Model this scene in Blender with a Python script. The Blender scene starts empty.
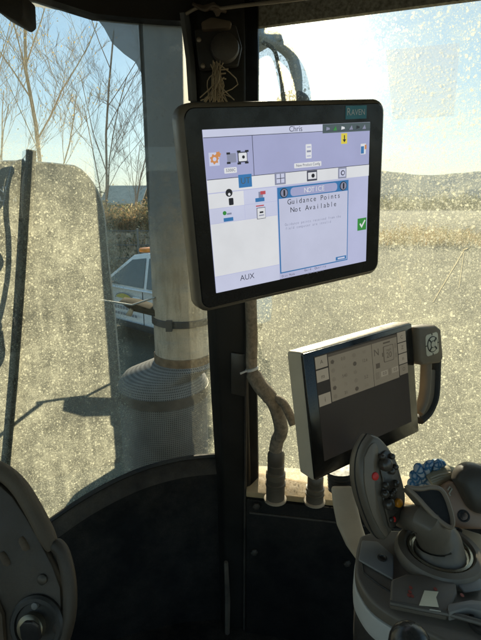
import bpy, bmesh, math, random
from mathutils import Vector, Matrix, Euler, noise as mnoise

# ------------------------------------------------------------------ camera, light, exposure
SC = bpy.context.scene
COL = SC.collection
EYE = Vector((0, 0, 2.3)); FPX = 466.0; PITCH = math.radians(14.4)
cam_d = bpy.data.cameras.new('camera'); cam = bpy.data.objects.new('camera', cam_d); COL.objects.link(cam)
cam.location = EYE; cam.rotation_euler = (math.radians(90) - PITCH, 0, 0)
cam_d.sensor_fit = 'VERTICAL'; cam_d.sensor_height = 24; cam_d.lens = 24 * FPX / 640
cam_d.clip_start = 0.02; cam_d.clip_end = 4000
SC.camera = cam

SUN_EL, SUN_AZ = math.radians(18.4), math.radians(3.8)      # azimuth from +Y towards +X
w = bpy.data.worlds.new('World'); SC.world = w; w.use_nodes = True
wn = w.node_tree.nodes; wl = w.node_tree.links
bg = wn['Background']; sky = wn.new('ShaderNodeTexSky'); sky.sky_type = 'NISHITA'; sky.sun_disc = False
sky.sun_elevation = SUN_EL; sky.sun_rotation = SUN_AZ; sky.air_density = 1.0; sky.dust_density = 0.15; sky.ozone_density = 2.5
hsv = wn.new('ShaderNodeHueSaturation'); hsv.inputs['Saturation'].default_value = 1.5
gam = wn.new('ShaderNodeGamma'); gam.inputs[1].default_value = .52; wl.new(sky.outputs[0], gam.inputs[0]); wl.new(gam.outputs[0], hsv.inputs['Color'])     # softer aureole round the low sun
tint = wn.new('ShaderNodeMix'); tint.data_type = 'RGBA'; tint.blend_type = 'MULTIPLY'; tint.inputs[0].default_value = 1.0
wl.new(hsv.outputs[0], tint.inputs[6]); tint.inputs[7].default_value = (.91, 1.01, .98, 1); wl.new(tint.outputs[2], bg.inputs[0]); bg.inputs[1].default_value = 0.148
sd = bpy.data.lights.new('sun', 'SUN'); sun = bpy.data.objects.new('sun', sd); COL.objects.link(sun)
sd.energy = 4.8; sd.angle = math.radians(0.5); sd.color = (1.0, 0.88, 0.64)
sun_dir = Vector((math.sin(SUN_AZ) * math.cos(SUN_EL), math.cos(SUN_AZ) * math.cos(SUN_EL), math.sin(SUN_EL)))
sun.rotation_euler = sun_dir.to_track_quat('Z', 'Y').to_euler(); sun.location = (0, 5, 8)
SC.view_settings.view_transform = 'Standard'; SC.view_settings.look = 'None'
SC.view_settings.exposure = 1.25; SC.view_settings.gamma = 1.0; SC.view_settings.use_curve_mapping = False
SC.render.engine = 'CYCLES'
SC.cycles.max_bounces = 8; SC.cycles.transparent_max_bounces = 16

# ------------------------------------------------------------------ helpers
CR = Vector((1, 0, 0)); CU = Vector((0, math.sin(PITCH), math.cos(PITCH))); CF = Vector((0, math.cos(PITCH), -math.sin(PITCH)))
def ray(px, py): return CF + CR * ((px - 240.5) / FPX) + CU * ((320 - py) / FPX)
def P(px, py, Y): d = ray(px, py); return EYE + d * (Y / d.y)
def Pz(px, py, z): d = ray(px, py); return EYE + d * ((z - EYE.z) / d.z)
def Ppl(px, py, p0, n): d = ray(px, py); return EYE + d * ((p0 - EYE).dot(n) / d.dot(n))
def lin(c):
    return tuple((v / 12.92 if v <= .04045 else ((v + .055) / 1.055) ** 2.4) for v in c)
def rgb(r, g, b): return lin((r / 255, g / 255, b / 255))

class NT:
    def __init__(s, m): s.t = m.node_tree; s.n = s.t.nodes; s.l = s.t.links
    def node(s, ty, **k):
        o = s.n.new(ty)
        for a, v in k.items(): setattr(o, a, v)
        return o
    def math(s, op, a, b=None, c=None, clamp=False):
        o = s.n.new('ShaderNodeMath'); o.operation = op; o.use_clamp = clamp
        for i, v in enumerate((a, b, c)):
            if v is None: continue
            if isinstance(v, (int, float)): o.inputs[i].default_value = v
            else: s.l.new(v, o.inputs[i])
        return o.outputs[0]
    def noise(s, vec, scale, detail=3, rough=.55):
        o = s.n.new('ShaderNodeTexNoise'); o.inputs['Scale'].default_value = scale
        o.inputs['Detail'].default_value = detail; o.inputs['Roughness'].default_value = rough
        s.l.new(vec, o.inputs['Vector']); return o.outputs['Fac']
    def remap(s, v, a, b, c, d):
        o = s.n.new('ShaderNodeMapRange'); o.clamp = True
        s.l.new(v, o.inputs[0])
        for i, q in enumerate((a, b, c, d)): o.inputs[i + 1].default_value = q
        return o.outputs[0]
    def mix(s, f, a, b):
        o = s.n.new('ShaderNodeMix'); o.data_type = 'RGBA'
        for i, v in ((0, f), (6, a), (7, b)):
            if isinstance(v, (int, float)): o.inputs[i].default_value = v
            elif isinstance(v, tuple): o.inputs[i].default_value = (*v[:3], 1)
            else: s.l.new(v, o.inputs[i])
        return o.outputs[2]
    def objco(s, stretch=(1, 1, 1)):
        t = s.n.new('ShaderNodeTexCoord'); m = s.n.new('ShaderNodeMapping'); m.inputs['Scale'].default_value = stretch
        s.l.new(t.outputs['Object'], m.inputs[0]); return m.outputs[0]

def mat(name, col, rough=.6, metal=0., var=.15, scale=12., bump=0., bscale=200., dust=0., spec=.5, stretch=(1, 1, 1), dustcol=(.30, .24, .16)):
    """Principled surface with uneven colour, small bumps and optional settled dust (in patches and on upward faces)"""
    m = bpy.data.materials.new(name); m.use_nodes = True; t = NT(m)
    b = t.n['Principled BSDF']; co = t.objco(stretch)
    n1 = t.noise(co, scale, 5)
    f = t.remap(n1, .3, .7, 1 - var, 1 + var)
    mul = t.node('ShaderNodeVectorMath', operation='SCALE'); mul.inputs[0].default_value = col[:3]; t.l.new(f, mul.inputs['Scale'])
    c = mul.outputs[0]
    rr = t.remap(t.noise(co, scale * 3, 4), .3, .7, max(0, rough - .08), min(1, rough + .1))
    if dust > 0:
        g = t.node('ShaderNodeNewGeometry'); sp = t.node('ShaderNodeSeparateXYZ'); t.l.new(g.outputs['Normal'], sp.inputs[0])
        up = t.remap(sp.outputs[2], -.2, 1., .25, 1.)
        patch = t.remap(t.noise(co, 9, 6, .7), .38, .72, 0., 1.)
        fine = t.remap(t.noise(co, 260, 3, .7), .40, .65, .5, 1.)
        d = t.math('MULTIPLY', t.math('MULTIPLY', up, patch), t.math('MULTIPLY', fine, dust), clamp=True)
        c = t.mix(d, c, dustcol); rr = t.math('ADD', rr, t.math('MULTIPLY', d, .3), clamp=True)
    t.l.new(c, b.inputs['Base Color']); t.l.new(rr, b.inputs['Roughness'])
    b.inputs['Metallic'].default_value = metal; b.inputs['Specular IOR Level'].default_value = spec
    if bump:
        bn = t.node('ShaderNodeBump'); bn.inputs['Strength'].default_value = bump; bn.inputs['Distance'].default_value = .002
        t.l.new(t.noise(co, bscale, 3), bn.inputs['Height']); t.l.new(bn.outputs[0], b.inputs['Normal'])
    return m

def emis(name, col, strength=1.0):
    """a lit patch of a display: glows, with a faint pixel unevenness"""
    m = bpy.data.materials.new(name); m.use_nodes = True; t = NT(m); b = t.n['Principled BSDF']
    b.inputs['Base Color'].default_value = (.02, .02, .02, 1); b.inputs['Roughness'].default_value = .25
    b.inputs['Emission Color'].default_value = (*col, 1)
    strength *= .375        # display brightness as this exposure sees it
    f = t.remap(t.noise(t.objco(), 14, 4), .3, .7, strength * .93, strength * 1.05)
    t.l.new(f, b.inputs['Emission Strength'])
    return m

class MB:
    def __init__(s): s.v = []; s.f = []; s.mi = []
    def add(s, vs, fs, mi=0):
        o = len(s.v); s.v += [Vector(v) for v in vs]; s.f += [tuple(i + o for i in f) for f in fs]; s.mi += [mi] * len(fs)
        return s
    def box(s, c, d, rot=None, mi=0):
        c = Vector(c); R = rot if rot is not None else Matrix.Identity(3)
        vs = [c + R @ Vector((x * d[0] / 2, y * d[1] / 2, z * d[2] / 2)) for x in (-1, 1) for y in (-1, 1) for z in (-1, 1)]
        return s.add(vs, [(0, 1, 3, 2), (4, 6, 7, 5), (0, 4, 5, 1), (2, 3, 7, 6), (0, 2, 6, 4), (1, 5, 7, 3)], mi)
    def prism(s, pts, ext, mi=0, scale=1.0):
        """polygon (3-D points) extruded along vector ext"""
        n = len(pts); pts = [Vector(p) for p in pts]; ext = Vector(ext); c = sum(pts, Vector()) / n
        top = [c + (p - c) * scale + ext for p in pts]
        return s.add(pts + top, [tuple(range(n))[::-1], tuple(range(n, 2 * n))] + [(i, (i + 1) % n, n + (i + 1) % n, n + i) for i in range(n)], mi)
    def loft(s, rings, caps=True, mi=0, closed=True):
        n = len(rings[0]); vs = [p for r in rings for p in r]; fs = []
        m = n if closed else n - 1
        for k in range(len(rings) - 1):
            for i in range(m): fs.append((k * n + i, k * n + (i + 1) % n, (k + 1) * n + (i + 1) % n, (k + 1) * n + i))
        if caps: fs += [tuple(range(n))[::-1], tuple(range((len(rings) - 1) * n, len(rings) * n))]
        return s.add(vs, fs, mi)
    def tube(s, pts, r, seg=10, mi=0, flat=1.0, caps=True):
        pts = [Vector(p) for p in pts]; rs = r if isinstance(r, (list, tuple)) else [r] * len(pts)
        rings = []; ref = None
        for i, p in enumerate(pts):
            t = (pts[min(i + 1, len(pts) - 1)] - pts[max(i - 1, 0)]).normalized()
            if ref is None:
                ref = t.orthogonal().normalized() if abs(t.z) > .9 else t.cross(Vector((0, 0, 1))).normalized()
            ref = (ref - t * ref.dot(t)).normalized(); b = t.cross(ref)
            rings.append([p + ref * (math.cos(a) * rs[i]) + b * (math.sin(a) * rs[i] * flat) for a in [2 * math.pi * k / seg for k in range(seg)]])
        return s.loft(rings, caps, mi)
    def lathe(s, prof, origin=(0, 0, 0), axis=(0, 0, 1), seg=24, mi=0, sx=1.0):
        ax = Vector(axis).normalized(); u = ax.orthogonal().normalized()
        if abs(ax.z) < .999: u = Vector((0, 0, 1)).cross(ax).normalized()
        v = ax.cross(u); o = Vector(origin)
        rings = [[o + ax * h + u * (r * sx * math.cos(a)) + v * (r * math.sin(a)) for a in [2 * math.pi * k / seg for k in range(seg)]] for r, h in prof]
        return s.loft(rings, True, mi)
    def build(s, name, m, parent=None, smooth=40, bevel=0., seg=2, origin=None, local=False, sub=0):
        me = bpy.data.meshes.new(name); M = Matrix.Identity(4)
        if parent is not None: M = WM[parent.name]
        elif origin is not None: M = Matrix.Translation(Vector(origin))
        inv = M.inverted(); vs = s.v if local else [inv @ v for v in s.v]
        me.from_pydata([tuple(v) for v in vs], [], s.f)
        for mm in (m if isinstance(m, (list, tuple)) else [m]): me.materials.append(mm)
        for p, i in zip(me.polygons, s.mi): p.material_index = i
        bm = bmesh.new(); bm.from_mesh(me)
        bmesh.ops.remove_doubles(bm, verts=bm.verts, dist=1e-6)
        bmesh.ops.recalc_face_normals(bm, faces=bm.faces)
        if bevel:
            es = [e for e in bm.edges if len(e.link_faces) == 2 and e.calc_face_angle(0) > math.radians(32)]
            bmesh.ops.bevel(bm, geom=es, offset=bevel, segments=seg, profile=.5, affect='EDGES', clamp_overlap=True)
        bm.to_mesh(me); bm.free()
        if smooth:
            for p in me.polygons: p.use_smooth = True
            me.set_sharp_from_angle(angle=math.radians(smooth))
        o = bpy.data.objects.new(name, me); COL.objects.link(o)
        if parent is not None: o.parent = parent
        else: o.location = M.translation
        WM[o.name] = M
        if sub:
            md = o.modifiers.new('smooth', 'SUBSURF'); md.levels = md.render_levels = sub
        return o
WM = {}
def tag(o, label, cat, group=None):
    o['label'] = label; o['category'] = cat
    if group: o['group'] = group
    return o
def kind(o, k): o['kind'] = k; return o
def thing(name, label, cat, loc=(0, 0, 0), rot=(0, 0, 0), group=None):
    o = bpy.data.objects.new(name, None); COL.objects.link(o); o.empty_display_size = .05
    o.location = loc; o.rotation_euler = rot
    WM[o.name] = Matrix.LocRotScale(Vector(loc), Euler(rot), None)
    return tag(o, label, cat, group)
def rrect(w_, h_, r, n=6, cx=0, cy=0, z=0):
    pts = []
    for sx, sy, a0 in ((1, 1, 0), (-1, 1, 90), (-1, -1, 180), (1, -1, 270)):
        for k in range(n + 1):
            a = math.radians(a0 + 90 * k / n)
            pts.append(Vector((cx + sx * (w_ / 2 - r) + r * math.cos(a), cy + sy * (h_ / 2 - r) + r * math.sin(a), z)))
    return pts
def spline(pts, n=8):
    pts = [Vector(p) for p in pts]; out = []
    for i in range(len(pts) - 1):
        p0 = pts[max(i - 1, 0)]; p1 = pts[i]; p2 = pts[i + 1]; p3 = pts[min(i + 2, len(pts) - 1)]
        for k in range(n):
            t = k / n
            out.append(.5 * ((2 * p1) + (p2 - p0) * t + (2 * p0 - 5 * p1 + 4 * p2 - p3) * t * t + (3 * p1 - p0 - 3 * p2 + p3) * t ** 3))
    return out + [pts[-1]]
def text_mesh(txt, size, mtl, parent, name, M, align='CENTER', mono=False, width=None, extrude=0.0):
    """writing as a flat mesh; M places the text plane (x right, y up) in the parent's frame"""
    objs = [(txt, 0.0)]
    if mono:
        adv = size * .62; objs = [(c, (i - (len(txt) - 1) / 2) * adv) for i, c in enumerate(txt) if c != ' ']
    verts, faces = [], []
    for s_, dx in objs:
        cu = bpy.data.curves.new('t', 'FONT'); cu.body = s_; cu.size = size; cu.align_x = align; cu.align_y = 'CENTER'; cu.extrude = extrude
        cu.resolution_u = 3
        to = bpy.data.objects.new('t', cu); COL.objects.link(to)
        dg = bpy.context.evaluated_depsgraph_get(); me = bpy.data.meshes.new_from_object(to.evaluated_get(dg))
        o = len(verts); verts += [v.co + Vector((dx, 0, 0)) for v in me.vertices]; faces += [tuple(i + o for i in p.vertices) for p in me.polygons]
        bpy.data.objects.remove(to); bpy.data.curves.remove(cu); bpy.data.meshes.remove(me)
    if width:
        xs = [v.x for v in verts]; k = width / max(1e-6, max(xs) - min(xs))
        for v in verts: v.x *= k
    mb = MB(); mb.add([M @ v for v in verts], faces)
    me = bpy.data.meshes.new(name); me.from_pydata([tuple(v) for v in mb.v], [], mb.f); me.materials.append(mtl)
    o = bpy.data.objects.new(name, me); COL.objects.link(o)
    if parent is not None: o.parent = parent
    WM[o.name] = WM[parent.name] if parent is not None else Matrix.Identity(4)
    return o

# ------------------------------------------------------------------ materials
BLACK = mat('black_trim', (0.015, 0.012, 0.01), .62, var=.25, dust=.35, bump=.1)
PILLAR = mat('pillar_plastic', (.014, .0125, .010), .42, var=.3, dust=.07, scale=6, spec=.3)
DEEP = mat('dark_panel', (.007, .0062, .0055), .75, spec=.2, var=.4, dust=.20, bump=.15, scale=8)
ROOFM = mat('roof_lining', (0.085, 0.071, 0.051), .85, var=.25, dust=.25, bump=.3, bscale=500)
GREYM = mat('grey_strip', (.16, .165, .17), .6, var=.2, dust=.3)
LEDGE = mat('ledge_beige', (0.415, 0.281, 0.136), .65, var=.25, dust=.6, scale=25, bump=.2)
RUBBER = mat('rubber', (.02, .019, .018), .7, var=.2, dust=.35)
BROWNLIP = mat('dusty_lip', (.03, .022, .014), .75, var=.5, dust=.25, scale=15)

# ------------------------------------------------------------------ ground and far setting
def ground_mat():
    m = bpy.data.materials.new('gravel'); m.use_nodes = True; t = NT(m); b = t.n['Principled BSDF']; co = t.objco()
    big = t.remap(t.noise(co, .35, 5, .6), .3, .7, 0, 1); mid = t.remap(t.noise(co, 6, 5, .7), .3, .7, 0, 1); fine = t.remap(t.noise(co, 45, 4, .7), .32, .68, 0, 1)
    c = t.mix(big, (.10, .092, .062), (.17, .15, .105)); c = t.mix(t.math('MULTIPLY', mid, .6), c, (.085, .082, .05)); c = t.mix(t.math('MULTIPLY', fine, .65), c, (.25, .23, .17))
    t.l.new(c, b.inputs['Base Color']); b.inputs['Roughness'].default_value = .95; b.inputs['Specular IOR Level'].default_value = .15
    bn = t.node('ShaderNodeBump'); bn.inputs['Strength'].default_value = .9; bn.inputs['Distance'].default_value = .05
    t.l.new(t.noise(co, 22, 6, .75), bn.inputs['Height']); t.l.new(bn.outputs[0], b.inputs['Normal'])
    return m
g = MB(); N = 40
def gz(x, y): return .05 * mnoise.noise(Vector((x * .3, y * .3, 0)))
xs = [-2500, -800, -200, -60] + [-30 + i * 1.5 for i in range(41)] + [60, 200, 800, 2500]
ys = [-60, -10] + [i * 1.2 for i in range(40)] + [60, 120, 400, 1200, 3000]
vs = [(x, y, gz(x, y) - .03) for y in ys for x in xs]
fs = [(j * len(xs) + i, j * len(xs) + i + 1, (j + 1) * len(xs) + i + 1, (j + 1) * len(xs) + i) for j in range(len(ys) - 1) for i in range(len(xs) - 1)]
kind(g.add(vs, fs).build('ground', ground_mat()), 'structure')

hm = mat('hill_woods', (.055, .065, .05), .95, var=.3, scale=.02)
hb = MB(); ring = []
def hillrow(y0, hfun, x0, x1, n):
    a = []; b = []; c = []
    for i in range(n + 1):
        x = x0 + (x1 - x0) * i / n; h = hfun(x)
        a.append((x, y0, -1)); b.append((x, y0 + 60, h)); c.append((x, y0 + 500, h * .3))
    hb.loft([a, b, c], False, closed=False)
hillrow(900, lambda x: min(1, max(0, (x + 60) / 250)) * 55 + 6 + 18 * mnoise.noise(Vector((x * .004, 0, 0))) + 4 * mnoise.noise(Vector((x * .03, 3, 0))), -1500, 1700, 160)
kind(hb.build('hills', hm), 'structure')

# ------------------------------------------------------------------ cab shell (setting)
ZF, ZR = 1.10, 2.72          # cab floor and roof underside
WS = [Vector(p) for p in ((-.055, 1.165), (-.16, 1.155), (-.27, 1.13), (-.375, 1.095), (-.475, 1.055), (-.60, .99), (-.75, .88), (-.92, .70), (-1.05, .45))]
SW = [Vector(p) for p in ((.035, 1.15), (.45, 1.0), (.92, .83))]
def on_curtain(px, py, plan, off=0.):
    d = ray(px, py); best = None
    for a, b in zip(plan[:-1], plan[1:]):
        e = b - a; den = d.x * (-e.y) + d.y * e.x
        if abs(den) < 1e-9: continue
        t = (a.x * (-e.y) + a.y * e.x) / den; s = (d.x * t - a.x) / e.x if abs(e.x) > 1e-9 else 0
        if -1e-3 <= s <= 1 + 1e-3 and t > 0: return EYE + d * (t - off)
    a, b = (plan[0], plan[1]) if px > 200 else (plan[-2], plan[-1])
    e = b - a; den = d.x * (-e.y) + d.y * e.x; t = (a.x * (-e.y) + a.y * e.x) / den
    return EYE + d * (t - off)

fl = MB(); fl.box((0, .15, ZF - .03), (2.3, 2.1, .06)); kind(fl.build('cab_floor', DEEP), 'structure')
rf = MB()
rp = [(-1.12, .48), (-.95, .76), (-.77, .93), (-.6, 1.05), (-.38, 1.15), (-.05, 1.2), (.05, 1.19), (.95, .88), (1.15, .6), (1.15, -.92), (-1.12, -.92)]
rf.prism([(x, y, ZR) for x, y in rp], (0, 0, .1)); kind(rf.build('cab_roof', ROOFM, bevel=.01), 'structure')
# rear and side lower walls with openings above
cw = MB(); cw.box((0, -.9, 1.3), (2.2, .05, .4)); cw.box((-1.03, -.9, 2.1), (.12, .05, 1.2)); cw.box((1.03, -.9, 2.1), (.12, .05, 1.2)); cw.box((0, -.9, 2.68), (1.96, .05, .08))
kind(cw.build('rear_wall', BLACK), 'structure')
cl = MB(); cl.box((-1.1, -.2, 1.35), (.05, 1.36, .5)); cl.box((-1.1, -.2, 2.66), (.05, 1.36, .1))
kind(cl.build('wall_left', BLACK), 'structure')
cr_ = MB(); cr_.box((1.1, -.1, 1.3), (.05, 1.55, .4)); cr_.box((1.1, -.1, 2.66), (.05, 1.55, .1)); cr_.box((1.06, .72, 1.91), (.1, .12, 1.6))
kind(cr_.build('wall_right', BLACK), 'structure')

# windscreen bottom line, header line
WB = [(-.055, 1.612), (-.16, 1.606), (-.27, 1.588), (-.375, 1.553), (-.475, 1.503), (-.6, 1.43), (-.75, 1.34), (-.92, 1.26), (-1.05, 1.2)]
def sm2(plan, n=5): return [Vector((p.x, p.y)) for p in spline([(q.x, q.y, 0) for q in plan], n)]
WSs = sm2(WS); WBs = [p.y for p in spline([(a, b, 0) for a, b in WB], 5)]
WTs = [2.70] * len(WSs)
lw = MB(); inn = .018
def inward(plan, i):
    a = plan[max(i - 1, 0)]; b = plan[min(i + 1, len(plan) - 1)]; t = (b - a).normalized(); n = Vector((-t.y, t.x))
    return n if n.dot(-plan[i]) > 0 else -n
r0, r1, r2, r3 = [], [], [], []
for i, q in enumerate(WSs):
    n = inward(WSs, i)
    r0.append((q.x + n.x * .01, q.y + n.y * .01, WBs[i])); r1.append((q.x + n.x * .03, q.y + n.y * .03, WBs[i] - .004))
    r2.append((q.x + n.x * .045, q.y + n.y * .045, WBs[i] - .03)); r3.append((q.x + n.x * .05, q.y + n.y * .05, ZF))
lw.loft([r0, r1], False, closed=False, mi=1); lw.loft([r1, r2], False, closed=False, mi=1); lw.loft([r2, r3], False, closed=False)
kind(lw.build('front_lower_wall', [DEEP, BROWNLIP], smooth=60), 'structure')
# header beams over the two windows
hd = MB()
a_, b_, c_, d_ = [], [], [], []
for i, q in enumerate(WSs):
    n = inward(WSs, i)
    zb = 2.672 if i < 12 else 2.672 + min(.02, (i - 12) * .004)
    a_.append((q.x - n.x * .02, q.y - n.y * .02, zb + .004)); b_.append((q.x + n.x * .035, q.y + n.y * .035, zb)); c_.append((q.x + n.x * .075, q.y + n.y * .075, zb + .03)); d_.append((q.x + n.x * .12, q.y + n.y * .12, ZR))
hd.loft([a_, b_], False, closed=False); hd.loft([b_, c_], False, closed=False); hd.loft([c_, d_], False, closed=False)
kind(hd.build('front_header_beam', BLACK, smooth=25), 'structure')
rt = MB()
for o_, z_ in ((.10, 2.716), (.17, 2.712), (.26, 2.714)):
    rt.tube([(q.x + inward(WSs, i).x * o_, q.y + inward(WSs, i).y * o_, z_) for i, q in enumerate(WSs[:34])], .012, 8, flat=.8)
kind(rt.build('roof_trim', ROOFM), 'structure')
def swp(s, off, z):
    d = (SW[2] - SW[0]).normalized(); n = Vector((-d.y, d.x)); n = n if n.y < 0 else -n
    q = SW[0] + d * s + n * off; return Vector((q.x, q.y, z))
hs = MB(); L_ = (SW[2] - SW[0]).length
hs.prism([swp(0, -.02, 2.705), swp(0, .05, 2.705), swp(0, .07, ZR), swp(0, -.02, ZR)], swp(L_, 0, 0) - swp(0, 0, 0))
hs.prism([swp(0, .05, 2.70), swp(0, .14, 2.698), swp(0, .14, ZR), swp(0, .05, ZR)], swp(L_, 0, 0) - swp(0, 0, 0))
kind(hs.build('side_header_beam', BLACK, bevel=.004), 'structure')

# corner pillar: stations down its height
pl = MB(); rings = []
for yy, xl, xr in ((8, 184, 259), (60, 187, 259.5), (120, 191, 259), (200, 198, 258), (300, 206, 257), (400, 211, 258), (465, 215, 259), (560, 217, 259), (655, 219, 258)):
    A = P(xl, yy, 1.13); B = P(xr, yy, 1.13); m1 = P(xl + .18 * (xr - xl), yy, 1.085); m2 = P(xr - .22 * (xr - xl), yy, 1.085); m1.z = m2.z = B.z = A.z
    rings.append([A, m1, m2, B, Vector((B.x - .005, 1.2, A.z)), Vector((A.x + .01, 1.2, A.z))])
top = [Vector((v.x, v.y, 2.74)) for v in rings[0]]; pl.loft([top] + rings); pl.mi = [1 if k < 6 * len(rings) and k % 6 in (2, 3) else 0 for k in range(len(pl.f))]
kind(pl.build('corner_pillar', [PILLAR, mat('pillar_reveal', (.004, .0035, .003), .9, spec=.1)], bevel=.006, seg=3), 'structure')
# trim strips standing proud of the pillar
ps = MB()
ps.tube([P(184.5, 14, 1.098), P(190.5, 60, 1.095), P(193, 101, 1.095)], .013, 6, flat=.5)
kind(ps.build('pillar_trim_strip', GREYM), 'structure')
ps = MB(); ps.prism([P(231, 352, 1.082), P(245, 354, 1.082), P(245.5, 396, 1.082), P(231, 393, 1.082)], (0, -.006, 0))
kind(ps.build('pillar_cover_strip', mat('cover_plastic', (.05, .045, .036), .35, dust=.2), bevel=.002), 'structure')
ps = MB(); ps.tube([P(246.5, 306, 1.075), P(246, 400, 1.078), P(245, 520, 1.08), P(244, 650, 1.08)], .004, 6)
kind(ps.build('pillar_joint_strip', BROWNLIP), 'structure')
ps = MB(); ps.tube([P(226, 562, 1.07), P(227.5, 600, 1.07), P(227, 655, 1.07)], [.006, .008, .007], 6)
kind(ps.build('pillar_edge_strip', mat('worn_tan', (.10, .075, .05), .7, var=.4)), 'structure')

# lower right panel and the beige sill over it
lp = MB(); zb = P(300, 500, 1.05).z
pa = P(246, 505, 1.07); pb = P(520, 505, .96); pb.z = pa.z
lp.prism([Vector((pa.x, pa.y, zb - .012)), Vector((pb.x, pb.y, zb - .012)), Vector((pb.x, pb.y, ZF)), Vector((pa.x, pa.y, ZF))], (.03, .09, 0))
kind(lp.build('side_lower_wall', DEEP, bevel=.004), 'structure')
ls = MB(); ls.prism([Vector((pa.x, pa.y - .008, zb)), Vector((pb.x, pb.y - .008, zb)), Vector((pb.x + .08, pb.y + .14, zb)), Vector((pa.x + .01, pa.y + .12, zb))], (0, 0, .016))
kind(ls.build('window_sill', LEDGE, bevel=.003), 'structure')
lt = MB()
q0 = Vector((pa.x + .01, pa.y - .004, zb - .05)); q1 = Vector((pb.x, pb.y - .004, zb - .05)); lt.tube([q0, q1], .0035, 6)
kind(lt.build('panel_joint_trim', BROWNLIP), 'structure')
for i, (bx, by, dep) in enumerate(((256, 506, 1.058), (254, 552, 1.066), (347, 563, 1.025))):
    o = MB().lathe([(.0105, 0), (.0105, .004), (.007, .007), (.003, .008)], P(bx, by, dep), (.25, -1, 0), 6).build('panel_bolt', mat('bolt_steel', (.035, .028, .02), .6, .3, dust=.3), origin=P(bx, by, dep))
    tag(o, ['rusty bolt at the top left of the dark panel below the window sill', 'muddy bolt halfway down the dark panel beside the pillar', 'bolt in the dark panel next to the armrest'][i], 'bolt', 'bolts in the dark lower panel')

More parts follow.
